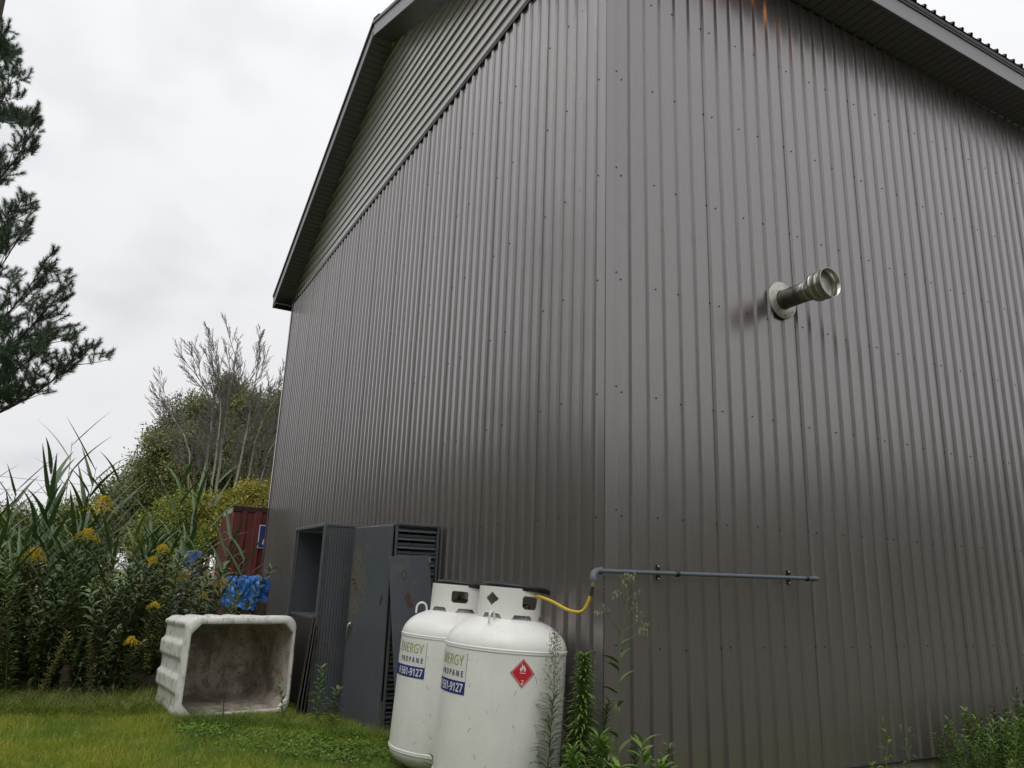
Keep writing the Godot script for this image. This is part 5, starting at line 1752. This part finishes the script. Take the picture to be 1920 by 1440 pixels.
func build_thicket() -> void:
	for i in 6: reed_leaves.append(reed_leaf(i + 1))
	# reeds that stand out one by one
	var list := [
		[Vector3(-3.12, 0, -5.95), 2.68, Vector3(-0.10, 0, -0.05), "tallest reed, its two top leaves forked against the sky"],
		[Vector3(-3.05, 0, -6.1), 2.25, Vector3(0.12, 0, 0.0), "reed right of the tallest one with two long leaves pointing right"],
		[Vector3(-2.95, 0, -6.15), 2.2, Vector3(0.22, 0, 0.05), "reed behind the topmost goldenrod head"],
		[Vector3(-3.2, 0, -6.05), 2.15, Vector3(-0.14, 0, 0.0), "reed with a long leaf pointing left across the sky"],
		[Vector3(-2.98, 0, -6.0), 2.42, Vector3(0.05, 0, 0.0), "tall reed close right of the tallest one"],
		[Vector3(-3.22, 0, -6.2), 2.35, Vector3(-0.16, 0, 0.0), "tall reed close left of the tallest one"],
		[Vector3(-2.86, 0, -6.05), 2.3, Vector3(0.2, 0, 0.0), "leaning reed left of the topmost goldenrod head"],
		[Vector3(-3.62, 0, -6.0), 2.1, Vector3(-0.05, 0, 0.0), "reed with broad blades near the left edge"],
		[Vector3(-3.75, 0, -5.95), 2.05, Vector3(0.10, 0, 0.0), "reed leaning right at the left edge"],
		[Vector3(-3.95, 0, -6.1), 2.15, Vector3(-0.1, 0, 0.0), "leftmost reed, cut by the left edge"],
		[Vector3(-3.45, 0, -6.2), 1.95, Vector3(0.1, 0, 0.1), "shorter reed between the left-edge reeds and the tallest one"],
		[Vector3(-2.75, 0, -6.25), 2.15, Vector3(0.16, 0, 0.0), "reed right of the topmost goldenrod with a leaf against the sky"],
		[Vector3(-2.35, 0, -6.25), 2.1, Vector3(0.04, 0, 0.0), "reed with thin stem left of the grey-leaved tree"],
		[Vector3(-2.15, 0, -6.35), 1.95, Vector3(-0.06, 0, 0.0), "reed with two broad upright leaves before the dark trees"],
		[Vector3(-1.98, 0, -6.45), 2.42, Vector3(0.05, 0, 0.0), "reed with upright leaves before the yellow-green shrub"],
		[Vector3(-1.78, 0, -6.4), 2.3, Vector3(0.04, 0, 0.0), "reed with crossing leaves, left of the container reed"],
		[Vector3(-1.66, 0, -6.3), 2.42, Vector3(0.12, 0, 0.05), "reed with long leaves reaching over the red container"],
		[Vector3(-1.85, 0, -6.1), 1.75, Vector3(0.20, 0, 0.1), "arching reed left of the red container"],
		[Vector3(-1.42, 0, -6.1), 1.7, Vector3(0.10, 0, 0.0), "reed standing in front of the container's ribbed end"],
		[Vector3(-1.30, 0, -5.35), 1.45, Vector3(0.04, 0, 0.0), "single young reed behind the bin, before the blue tarp"],
		[Vector3(-2.55, 0, -6.0), 1.8, Vector3(-0.12, 0, 0.1), "reed with drooping leaves below the goldenrod"],
		[Vector3(-3.3, 0, -5.6), 1.6, Vector3(0.18, 0, 0.12), "short reed in front of the tallest one"],
		[Vector3(-3.65, 0, -5.55), 1.5, Vector3(0.2, 0, 0.1), "short bent reed at the left edge, above the timbers"]]
	for i in list.size(): reed(list[i][3], list[i][0], list[i][1], list[i][2], 200 + i, 1.15 if i in [0, 1, 2, 3, 4, 5, 16] else 1.0)
	# the mass behind and between them
	var r := RandomNumberGenerator.new()
	r.seed = 300
	for v in 3:
		var pl := []
		var cs := []
		for i in 30:
			var k := r.randf()
			var p := Vector3(lerpf(-6.5, -1.75, k), 0, lerpf(-6.2, -7.0, k) + r.randf_range(-0.5, 0.7))
			if p.x > -2.0: p.z -= 0.3
			pl.append(yaw_at(p, r.randf() * TAU, r.randf_range(0.72, 0.98)))
			cs.append(Color(1, 1, 1) * r.randf_range(0.75, 1.1) if r.randf() < 0.88 else Color(2.6, 1.7, 1.4))
		var rb := many("reed_bed", merged_reed(310 + v), M.reed_leaf, pl, null, cs)
		tag(rb, "mass of reeds filling the weed bed behind the bin, layer %s" % ["nearest the timbers", "in the middle", "at the back"][v], "reeds", "reed mass behind the bin")
	for v in 4:
		var mb := MB.new()
		weed_stem(mb, 1.35, [90, 64, 120, 50][v], [0.14, 0.22, 0.11, 0.20][v], [0.20, 0.16, 0.24, 0.30][v], [0.6, 1.1, 0.5, 0.9][v], r, 0.02, Vector3(r.randf_range(-0.35, 0.35), 0, r.randf_range(-0.35, 0.35)), 0.7)
		var pl := []
		var cs := []
		for i in 120:
			var k := r.randf()
			var p := Vector3(lerpf(-6.5, -1.35, k), 0, lerpf(-5.75, -5.55, k) + r.randf_range(-0.55, 0.75) - (0.35 if k > 0.8 else 0.0))
			pl.append(yaw_at(p, r.randf() * TAU, r.randf_range(0.45, 1.12), Vector2(r.randf_range(-0.3, 0.3), r.randf_range(-0.3, 0.3))))
			cs.append(Color(1.0, r.randf_range(0.92, 1.05), r.randf_range(0.8, 1.15)) * r.randf_range(0.65, 1.75) if r.randf() < 0.86 else Color(2.4, 1.5, 1.4) * r.randf_range(0.6, 1.0))
		var wt := many("weed_thicket", mb.mesh(), M.weed_leaf, pl, null, cs)
		tag(wt, "dense dark-green leafy weeds left of the bin, %s growth" % ["tall", "leaning", "bushy", "thin"][v], "weeds", "weed mass left of the bin")
	var gl := [
		[Vector3(-2.78, 0, -5.72), 2.05, 0.30, "topmost and largest goldenrod head, level with the reed tips"],
		[Vector3(-2.98, 0, -5.6), 1.68, 0.20, "goldenrod head just below and left of the topmost one"],
		[Vector3(-3.45, 0, -5.6), 1.45, 0.22, "bright goldenrod head near the left edge"],
		[Vector3(-2.18, 0, -5.9), 1.56, 0.13, "small goldenrod head before the dark trees"],
		[Vector3(-2.28, 0, -5.8), 1.42, 0.12, "small goldenrod head, lower of the two before the dark trees"],
		[Vector3(-1.80, 0, -5.75), 1.26, 0.17, "goldenrod head between the bin and the blue drum"],
		[Vector3(-1.52, 0, -5.65), 1.20, 0.14, "goldenrod head left of the blue tarp"],
		[Vector3(-1.62, 0, -5.5), 1.05, 0.10, "lowest goldenrod head, just above the bin"],
		[Vector3(-2.28, 0, -4.85), 0.62, 0.10, "short goldenrod beside the bin's left side"],
		[Vector3(-2.22, 0, -5.05), 0.95, 0.08, "goldenrod with a few flowers by the bin's top left corner"],
		[Vector3(-3.98, 0, -5.7), 1.9, 0.12, "goldenrod cut by the left edge"]]
	for i in gl.size(): goldenrod(gl[i][3], gl[i][0], gl[i][1], gl[i][2], 400 + i)

func panicle(mb: MB, base: Vector3, h: float, spread: float, n: int, r: RandomNumberGenerator) -> void:     # open seed head
	for i in n:
		var k := float(i) / n
		var p := base + Vector3(0, h * k, 0)
		var a := i * 2.4
		var l := spread * (1.0 - 0.7 * k) * r.randf_range(0.7, 1.1)
		var e := p + Vector3(cos(a) * l, l * 0.9, sin(a) * l)
		mb.col = Color(0.5, 0.6, 0.45)
		mb.tube([p, p.lerp(e, 0.5) + Vector3(0, 0.004, 0), e], [0.0012, 0.001, 0.0007], 3, false)
		for j in 7:
			var q := p.lerp(e, lerpf(0.3, 1.0, j / 6.0)) + Vector3(r.randfn(), r.randfn() + 0.7, r.randfn()) * 0.008
			mb.col = Color(1, 1, 1) * r.randf_range(0.6, 1.1)
			mb.blade(q, Vector3(r.randfn() * 0.5, 1, r.randfn() * 0.5), Vector3(r.randfn(), 0, r.randfn()), Vector3.ZERO, 0.016, 0.006, 2, 1)
		if i % 3 == 0:
			mb.col = Color(0.35, 0.6, 0.25)
			mb.blade(p, Vector3(cos(a + 1.0), 0.4, sin(a + 1.0)), Vector3(-sin(a), 0, cos(a)), Vector3(0, -0.4, 0), 0.05, 0.005, 3, 1)

func build_weeds() -> void:
	var r := RandomNumberGenerator.new()
	r.seed = 500
	# tall horseweed gone to seed, right in front of the front tank
	var t := thing("horseweed_plant", "tall horseweed with an open seed head in front of the front tank", "weed", Vector3(-0.42, 0, 0.03))
	var mb := MB.new()
	var pts := weed_stem(mb, 0.66, 120, 0.165, 0.075, 1.25, r, 0.05, Vector3(0.045, 0, 0), 0.75)
	part("leafy_stem", mb.mesh(), M.weed_leaf, t)
	mb = MB.new()
	panicle(mb, pts[7], 0.36, 0.085, 46, r)
	mb.col = Color(0.45, 0.55, 0.4)
	mb.tube([pts[7], pts[7] + Vector3(0.01, 0.36, 0)], [0.0022, 0.001], 4, false)
	part("seed_head", mb.mesh(), M.seed_head, t)
	# bushy bright one behind it
	t = thing("horseweed_plant", "bushy bright green horseweed with a pointed top, right of the front tank", "weed", Vector3(-0.255, 0, 0.11))
	mb = MB.new()
	weed_stem(mb, 0.90, 560, 0.18, 0.085, 1.3, r, 0.1, Vector3(0.04, 0, 0), 0.42)
	part("leafy_stem", mb.mesh(), M.fresh_leaf, t)
	# wild lettuce by the corner trim
	t = thing("wild_lettuce_plant", "thin tall wild lettuce with bent seed sprays in front of the barn corner", "weed", Vector3(-0.165, 0, 0.36))
	mb = MB.new()
	var lp := [Vector3.ZERO, Vector3(-0.005, 0.25, 0), Vector3(-0.012, 0.5, 0), Vector3(0.0, 0.75, 0), Vector3(0.012, 0.95, 0), Vector3(0.045, 1.12, 0), Vector3(0.075, 1.30, 0)]
	mb.col = Color(1.5, 1.25, 1.1)
	mb.tube(lp, [0.006, 0.0055, 0.005, 0.0045, 0.004, 0.003, 0.002], 6)
	part("stem", mb.mesh(), M.weed_leaf, t)
	for q in [[0.42, 0.3, 0.17], [0.5, 3.4, 0.12], [0.62, 1.2, 0.10], [0.72, 2.6, 0.12], [0.78, 0.2, 0.16], [0.84, 3.5, 0.15], [0.88, 3.0, 0.13], [0.90, 0.4, 0.15], [0.97, 0.1, 0.11], [0.36, 2.9, 0.18], [0.28, 0.4, 0.12], [0.66, 4.4, 0.10]]:
		mb = MB.new()
		mb.col = Color(2.1, 2.1, 2.2)
		var d := Vector3(cos(q[1]), 0.55, -sin(q[1]))
		mb.blade(Vector3.ZERO, d, d.cross(Vector3.UP), Vector3(0, -0.25, 0), q[2], 0.026, 6, 1, 0.5)
		var k: float = q[0]
		part("leaf", mb.mesh(), M.weed_leaf, t, Transform3D(Basis.IDENTITY, Vector3(lerpf(-0.01, 0.01, k), k, 0)))
	for q in [[Vector3(0.03, 1.03, 0), Vector3(-0.09, 1.16, 0), Vector3(-0.155, 1.17, 0.0)], [Vector3(0.03, 1.05, 0), Vector3(0.16, 1.12, 0.0), Vector3(0.20, 1.075, 0)], [Vector3(0.02, 0.98, 0), Vector3(0.15, 1.06, 0.02), Vector3(0.21, 1.05, 0.02)], [Vector3(0.06, 1.2, 0), Vector3(0.0, 1.27, 0.0), Vector3(-0.045, 1.235, 0)], [Vector3(0.075, 1.3, 0), Vector3(0.09, 1.36, 0), Vector3(0.115, 1.37, 0)], [Vector3(0.06, 1.22, 0), Vector3(0.13, 1.27, 0), Vector3(0.16, 1.22, 0)], [Vector3(0.075, 1.3, 0), Vector3(0.05, 1.35, 0.01), Vector3(0.03, 1.33, 0.01)], [Vector3(0.05, 1.14, 0), Vector3(0.09, 1.19, 0.03), Vector3(0.115, 1.14, 0.03)]]:
		mb = MB.new()
		mb.col = Color(0.55, 0.5, 0.4)
		mb.tube(q, [0.0022, 0.0018, 0.001], 4, false)
		for j in 16:
			var e: Vector3 = q[1].lerp(q[2], r.randf_range(-0.4, 1.05)) + Vector3(r.randfn(), r.randfn(), r.randfn()) * 0.010
			mb.col = Color(1, 1, 1) * r.randf_range(0.7, 1.2)
			mb.blade(e, Vector3(r.randfn() * 0.4, -1 if r.randf() < 0.6 else 1, r.randfn() * 0.4), Vector3(1, 0, 0.5), Vector3.ZERO, 0.022, 0.0065, 2, 1)
		part("seed_spray", mb.mesh(), M.seed_head, t)
	# broad-leaved nettle-like plant at the very front
	var spec := [
		[Vector3(-0.10, 0, 0.52), 0.53, 26, 0.19, 0.19, 0.9, "fresh_leaf", "broad-leaved bright weed with drooping tips, right of the lettuce"],
		[Vector3(-0.30, 0, 0.42), 0.40, 130, 0.13, 0.10, 1.0, "weed_leaf", "low dark feathery weed between the tank and the corner"],
		[Vector3(-0.18, 0, 0.22), 0.46, 150, 0.13, 0.10, 1.0, "fresh_leaf", "low bright feathery weed at the foot of the bushy horseweed"],
		[Vector3(-0.02, 0, 0.30), 0.47, 90, 0.13, 0.13, 0.9, "weed_leaf", "dark leafy weed against the corner trim"],
		[Vector3(-0.33, 0, 0.16), 0.52, 170, 0.13, 0.085, 1.1, "weed_leaf", "dense low horseweed against the front tank's foot"],
		[Vector3(-0.36, 0, 0.60), 0.42, 46, 0.15, 0.2, 0.8, "fresh_leaf", "wide-leaved low weed at the bottom edge, left of the lettuce"],
		[Vector3(0.02, 0, 0.72), 0.38, 40, 0.14, 0.2, 0.9, "weed_leaf", "grey-green low weed at the bottom edge, right of the lettuce"],
		[Vector3(-0.22, 0, 0.34), 0.50, 160, 0.16, 0.10, 1.0, "fresh_leaf", "bright feathery weed in front of the bushy horseweed"],
		[Vector3(-0.42, 0, 0.33), 0.46, 150, 0.15, 0.09, 1.1, "fresh_leaf", "bright low horseweed at the bottom edge beside the front tank"],
		[Vector3(-0.06, 0, 0.62), 0.42, 80, 0.15, 0.17, 0.9, "fresh_leaf", "leafy bright weed at the bottom edge below the lettuce"],
		[Vector3(0.06, 0, 0.42), 0.45, 90, 0.11, 0.15, 0.9, "weed_leaf", "dark leafy weed on the wall just right of the corner"],
		[Vector3(-0.13, 0, 0.14), 0.66, 220, 0.12, 0.09, 1.1, "weed_leaf", "dark slim horseweed against the corner, behind the lettuce"],
		[Vector3(0.16, 0, 0.45), 0.30, 34, 0.09, 0.15, 0.8, "seed_head", "small seeding weed on the wall right of the corner"],
		[Vector3(-0.78, 0, -0.75), 0.24, 26, 0.12, 0.17, 1.2, "weed_leaf", "small drooping weed in front of the rear tank's foot"],
		[Vector3(-0.90, 0, -3.02), 0.52, 44, 0.13, 0.20, 0.8, "fresh_leaf", "leafy weed in front of the open locker's side"],
		[Vector3(-0.80, 0, -2.85), 0.35, 30, 0.14, 0.22, 0.9, "weed_leaf", "dark low weed at the foot of the locker door"],
		[Vector3(-0.60, 0, -2.22), 0.34, 30, 0.03, 0.25, 0.4, "seed_head", "thin dry stalk standing before the locker door"],
		[Vector3(-1.60, 0, -3.45), 0.34, 22, 0.07, 0.12, 0.6, "weed_leaf", "thin weed standing before the bin's opening"],
		[Vector3(-1.10, 0, -3.38), 0.30, 26, 0.12, 0.18, 0.9, "fresh_leaf", "weed at the bin's right front corner"],
		[Vector3(-0.28, 0, -6.3), 1.45, 90, 0.09, 0.16, 0.8, "fresh_leaf", "yellow-green weed leaning on the barn wall behind the lockers"],
		[Vector3(-0.45, 0, -5.7), 0.85, 50, 0.09, 0.16, 0.9, "fresh_leaf", "pale weed against the barn wall just behind the bin"],
		[Vector3(2.30, 0, 0.18), 0.40, 9, 0.10, 0.28, 0.9, "fresh_leaf", "thin smartweed with round leaves on the right-hand wall"],
		[Vector3(2.52, 0, 0.20), 0.36, 14, 0.11, 0.14, 1.4, "weed_leaf", "arching smartweed right of the round-leaved one"],
		[Vector3(1.05, 0, 0.25), 0.13, 16, 0.05, 0.2, 0.6, "seed_head", "tiny dry weed tip at the bottom edge below the wall"],
		[Vector3(1.98, 0, 0.3), 0.20, 20, 0.07, 0.3, 0.8, "fresh_leaf", "small round-leaved sprig at the bottom edge"],
		[Vector3(4.15, 0, 0.25), 0.95, 90, 0.09, 0.14, 0.7, "seed_head", "tall pale seeding weed at the right edge"],
		[Vector3(3.85, 0, 0.28), 0.62, 80, 0.10, 0.13, 0.8, "weed_leaf", "grey-green weed left of the tall one at the right edge"]]
	for s in spec:
		t = thing("wall_weed" if s[0].x > -0.95 and s[0].z > -2.0 else "grass_weed", s[7], "weed", s[0], 0.0, "weeds along the barn's foot")
		mb = MB.new()
		weed_stem(mb, s[1], s[2], s[3], s[4], s[5], r, 0.12, Vector3(r.randf_range(-0.06, 0.06), 0, r.randf_range(-0.03, 0.05)), 0.6)
		part("leafy_stem", mb.mesh(), M[s[6]], t)
	# pink-white tips of the smartweed
	for q in [[Vector3(2.30, 0.42, 0.18), 0.05], [Vector3(2.47, 0.36, 0.2), 0.04], [Vector3(2.56, 0.34, 0.2), 0.04]]:
		t = thing("smartweed_flower", ["pale pink smartweed spike, leftmost on the right-hand wall", "pale smartweed spike between two others", "pale smartweed spike nearest the leafy bush"][0 if q[0].x < 2.4 else 1 if q[0].x < 2.5 else 2], "flower", q[0])
		mb = MB.new()
		for j in 26:
			mb.col = Color(2.0, 1.5, 2.3) * r.randf_range(0.7, 1.1)
			mb.blade(Vector3(r.randfn() * 0.004, q[1] * (j / 26.0), r.randfn() * 0.004), Vector3(r.randfn(), 1, r.randfn()), Vector3(1, 0, r.randfn()), Vector3.ZERO, 0.010, 0.006, 2, 1)
		mb.col = Color(0.5, 0.6, 0.4)
		mb.tube([Vector3(0, -0.12, 0), Vector3(0, q[1], 0)], [0.0015, 0.001], 4, false)
		part("flower_spike", mb.mesh(), M.seed_head, t)
	# leafy bush at the bottom right
	for v in 3:
		mb = MB.new()
		weed_stem(mb, 0.50, 46, 0.095, 0.24 - 0.06 * v, 0.8, r, 0.10, Vector3(0.05 - 0.05 * v, 0, 0.03), 0.6)
		var pl := []
		var cs := []
		for i in 46:
			var k := r.randf()
			var p := Vector3(2.78 + 2.0 * k, 0, 0.16 + r.randf() * 0.55)
			pl.append(yaw_at(p, r.randf() * TAU, lerpf(0.55, 1.05, r.randf()) * (0.75 if k < 0.12 else 1.0), Vector2(r.randf_range(-0.3, 0.3), r.randf_range(-0.3, 0.3))))
			cs.append(Color(1, 1, 1) * r.randf_range(0.6, 1.2))
		var bw := many("wall_weed_clump", mb.mesh(), M.fresh_leaf if v != 1 else M.weed_leaf, pl, null, cs)
		tag(bw, "bushy green weeds at the bottom right corner against the wall, %s leaves" % ["broad", "dark narrow", "pointed"][v], "weeds", "weed clump at the bottom right")

func build_ground() -> void:
	var mb := MB.new()
	var S := 400.0
	mb.quad(Vector3(-S, 0, S), Vector3(S, 0, S), Vector3(S, 0, -S), Vector3(-S, 0, -S))
	var g := part("ground", mb.mesh(), M.soil_and_turf, null)
	tag(g, "", "", "", "structure")
	mb = MB.new()
	mb.quad(Vector3(-14, 0.004, 20), Vector3(45, 0.004, 14), Vector3(45, 0.004, 4.5), Vector3(-9, 0.004, 6.0))
	mb.quad(Vector3(-1.0, 0.004, 5.645), Vector3(45, 0.004, 4.5), Vector3(45, 0.004, 1.3), Vector3(1.2, 0.004, 1.3))
	tag(part("added_gravel", mb.mesh(), M.gravel, null), "", "", "", "structure")  # unseen gravel sheet added so the lower cladding mirrors brown, not green turf
	var r := RandomNumberGenerator.new()
	r.seed = 600
	var patch := noise(601, 0.35, 3)
	# mown lawn: tufts of fine blades
	for v in 2:
		mb = MB.new()
		for i in 34:
			var a := r.randf() * TAU
			var rr := sqrt(r.randf()) * 0.085
			var d := Vector3(r.randfn() * 0.45, 1.0, r.randfn() * 0.45)
			var c := r.randf_range(0.6, 1.25)
			mb.col = Color(c * r.randf_range(0.8, 1.15), c, c * r.randf_range(0.6, 1.1))
			mb.blade(Vector3(cos(a) * rr, 0, sin(a) * rr), d, Vector3(r.randfn(), 0, r.randfn()), Vector3(r.randfn() * 0.5, -0.5, r.randfn() * 0.5), r.randf_range(0.045, 0.095), r.randf_range(0.0032, 0.0052), 2, 2, 0.2)
		var pl := []
		var cs := []
		for i in 9500:
			var p := Vector3(r.randf_range(-6.5, 0.9), 0, r.randf_range(-5.2, 1.4))
			if p.x > -0.25 and p.z < -0.02: continue
			if absf(p.x + 1.45) < 0.62 and p.z < -3.66: continue
			if i % 3 == 0: p = Vector3(r.randf_range(-4.2, -0.5), 0, r.randf_range(-4.6, -0.9))
			var n := patch.get_noise_2d(p.x * 2.2, p.z * 2.2) + 0.6 * patch.get_noise_2d(p.x * 9.0, p.z * 9.0)
			pl.append(yaw_at(p, r.randf() * TAU, r.randf_range(0.7, 1.15) * (1.0 + 0.3 * n)))
			cs.append((Color(1.0 + 0.5 * n, 1.0 + 0.22 * n, 1.0) if r.randf() < 0.93 else Color(1.5, 1.0, 1.6)) * r.randf_range(0.65, 1.15))
		var o := many("lawn_grass", mb.mesh(), M.grass_blade, pl, null, cs)
		tag(o, "short bright green lawn grass in the foreground, %s blades" % ["finer", "coarser"][v], "grass", "mown lawn")
	# beyond the weeds and right of the corner
	mb = MB.new()
	for i in 30:
		var a := r.randf() * TAU
		var rr := sqrt(r.randf()) * 0.30
		var c := r.randf_range(0.7, 1.2)
		mb.col = Color(c, c, c * 0.9)
		mb.blade(Vector3(cos(a) * rr, 0, sin(a) * rr), Vector3(r.randfn() * 0.4, 1, r.randfn() * 0.4), Vector3(r.randfn(), 0, r.randfn()), Vector3(0, -0.5, 0), r.randf_range(0.08, 0.16), 0.011, 2, 2)
	var far := []
	for i in 2600: far.append(yaw_at(Vector3(r.randf_range(-14, -0.6), 0, r.randf_range(-22, -6.4)), r.randf() * TAU, r.randf_range(0.7, 1.3)))
	for i in 700: far.append(yaw_at(Vector3(r.randf_range(0.6, 9.0), 0, r.randf_range(0.25, 1.35)), r.randf() * TAU, r.randf_range(0.5, 0.9)))
	tag(many("field_grass", mb.mesh(), M.grass_blade, far), "bright grass seen through the weeds and beside the wall", "grass")
	# long unmown grass round the bin, the timbers and the lockers
	mb = MB.new()
	for i in 26:
		var a := r.randf() * TAU
		var rr := sqrt(r.randf()) * 0.07
		var c := r.randf_range(0.55, 1.1)
		mb.col = Color(c * r.randf_range(0.85, 1.1), c, c)
		var d := Vector3(cos(a) * 0.5 + r.randfn() * 0.3, 1.0, sin(a) * 0.5 + r.randfn() * 0.3)
		mb.blade(Vector3(cos(a) * rr, 0, sin(a) * rr), d, Vector3(-sin(a), 0, cos(a)), Vector3(cos(a) * 0.7, -1.1, sin(a) * 0.7), r.randf_range(0.14, 0.30), 0.0048, 5, 2, 0.2)
	var pl2 := []
	var cs2 := []
	for i in 900:
		var p := Vector3(r.randf_range(-5.5, -2.0), 0, 0)
		p.z = lerpf(-5.35, -4.35, (p.x + 5.5) / 3.5) + r.randf_range(-0.5, 0.55)
		pl2.append(yaw_at(p, r.randf() * TAU, r.randf_range(0.55, 1.2)))
		cs2.append((Color(0.62, 0.74, 0.9) if r.randf() < 0.78 else Color(1.2, 0.85, 1.8)) * r.randf_range(0.7, 1.1))
	for i in 520:                                   # bin front and lockers
		var k := r.randf()
		var p := Vector3(lerpf(-1.95, -0.45, k), 0, lerpf(-3.62, -2.3, pow(k, 1.6)) + r.randf_range(-0.05, 0.32))
		pl2.append(yaw_at(p, r.randf() * TAU, r.randf_range(0.35, 0.8)))
		cs2.append(Color(0.55, 0.72, 0.9) * r.randf_range(0.7, 1.2))
	for i in 260:                                   # tank feet and the wall
		var p := Vector3(r.randf_range(-0.98, -0.1), 0, r.randf_range(-2.2, 0.55))
		pl2.append(yaw_at(p, r.randf() * TAU, r.randf_range(0.35, 0.75)))
		cs2.append(Color(0.55, 0.72, 0.9) * r.randf_range(0.7, 1.2))
	tag(many("long_grass", mb.mesh(), M.grass_blade, pl2, null, cs2), "long unmown grass round the bin, timbers and tanks", "grass")
	# low round-leaved ground cover creeping between lawn and lockers
	mb = MB.new()
	for i in 26:
		var a := r.randf() * TAU
		var rr := sqrt(r.randf()) * 0.10
		var c := r.randf_range(0.55, 1.15)
		mb.col = Color(c * 0.85, c, c)
		var p := Vector3(cos(a) * rr, r.randf_range(0.02, 0.075), sin(a) * rr)
		var d := Vector3(r.randfn(), r.randf_range(0.1, 0.6), r.randfn()).normalized()
		mb.blade(p, d, d.cross(Vector3.UP), Vector3(0, -0.7, 0), r.randf_range(0.022, 0.042), 0.020, 3, 1, 0.15)
	var pl3 := []
	var cs3 := []
	for i in 800:
		var k := r.randf()
		var p := Vector3(lerpf(-2.0, -0.55, k), 0, lerpf(-3.55, -1.7, k) + r.randfn() * 0.34 + 0.12)
		if i > 560 and i % 3 != 0: continue
		if i > 560: p = Vector3(r.randf_range(-4.0, -0.6), -0.02, r.randf_range(-3.9, -1.0))
		pl3.append(yaw_at(p, r.randf() * TAU, r.randf_range(0.45, 1.05)))
		cs3.append(Color(1.15, 1.1, 0.75) * r.randf_range(0.5, 1.25) if i <= 560 else Color(1.15, 1.3, 0.6) * r.randf_range(0.7, 1.1))
	tag(many("ground_cover", mb.mesh(), M.fresh_leaf, pl3, null, cs3), "round-leaved low weeds creeping in the grass before the bin and lockers", "ground cover")


# ---------------------------------------------------------------- sky
func make_sky() -> PanoramaSkyMaterial:
	var w := 1024
	var h := 512
	var im := Image.create(w, h, false, Image.FORMAT_RGBF)
	var f1 := noise(901, 1.1, 5)
	var f2 := noise(902, 3.0, 5)
	for y in h:
		var el := PI * (0.5 - (y + 0.5) / h)
		var s := sin(el)
		for x in w:
			var az := TAU * (x + 0.5) / w
			var c := cos(el)
			# clouds lie in a level sheet, so they crowd towards the horizon
			var q := Vector3(sin(az) * c, absf(s), cos(az) * c) / (absf(s) * 0.75 + 0.30)
			var n := f1.get_noise_3dv(q)
			var m := f2.get_noise_3dv(q + Vector3(7, 0, 3))
			var l := 0.76 + 0.34 * s * s if s > 0 else 0.76
			var dk := smoothstep(-0.05, 0.55, n + 0.45 * m)
			l *= 0.985 + 0.06 * n - 0.15 * dk
			im.set_pixel(x, y, Color(l * (0.985 - 0.012 * dk), l * 0.99, l * (1.015 + 0.012 * dk)))
	var sky := PanoramaSkyMaterial.new()
	sky.panorama = ImageTexture.create_from_image(im)
	return sky


func _ready() -> void:
	rng.seed = 1
	# camera: stands by the barn's corner, tilted up, rolled a little
	var cam := Camera3D.new()
	cam.name = "camera"
	cam.keep_aspect = Camera3D.KEEP_HEIGHT
	cam.fov = 54.32
	cam.near = 0.05
	cam.far = 900.0
	cam.transform = Transform3D(Basis(Vector3(0.875381, 0.035984, 0.482092), Vector3(-0.153369, 0.966383, 0.206355), Vector3(-0.458460, -0.254577, 0.851472)).orthonormalized(), Vector3(-2.8382, 1.3058, 3.9512))
	cam.current = true
	add_child(cam)
	var env := Environment.new()
	env.background_mode = Environment.BG_SKY
	env.sky = Sky.new()
	env.sky.sky_material = make_sky()
	env.tonemap_mode = Environment.TONE_MAPPER_LINEAR
	env.tonemap_exposure = 1.12
	env.sdfgi_enabled = true
	env.ssao_enabled = true
	env.ssil_enabled = true
	var we := WorldEnvironment.new()
	we.name = "environment"
	we.environment = env
	add_child(we)
	var sun := DirectionalLight3D.new()
	sun.name = "veiled_sun"
	sun.light_energy = 0.25
	sun.light_angular_distance = 40.0
	sun.light_color = Color(1.0, 0.98, 0.95)
	sun.shadow_enabled = true
	sun.rotation_degrees = Vector3(-62, -40, 0)
	add_child(sun)
	make_materials()
	build_ground()
	build_barn()
	build_wall_fittings()
	make_tank("white propane tank nearest us, with a red hazard diamond and the hose in its collar", Vector3(-0.505, 0.0, -0.43), 0.052, 2.0, -1.12, 0.872, -0.9, true)
	make_tank("white propane tank behind the front one, half hidden by it", Vector3(-0.495, 0.0, -1.215), 0.050, 4.1, -0.93, 0.872, -2.0, false)
	build_bin()
	build_lockers()
	build_yard()
	build_trees()
	build_thicket()
	build_weeds()
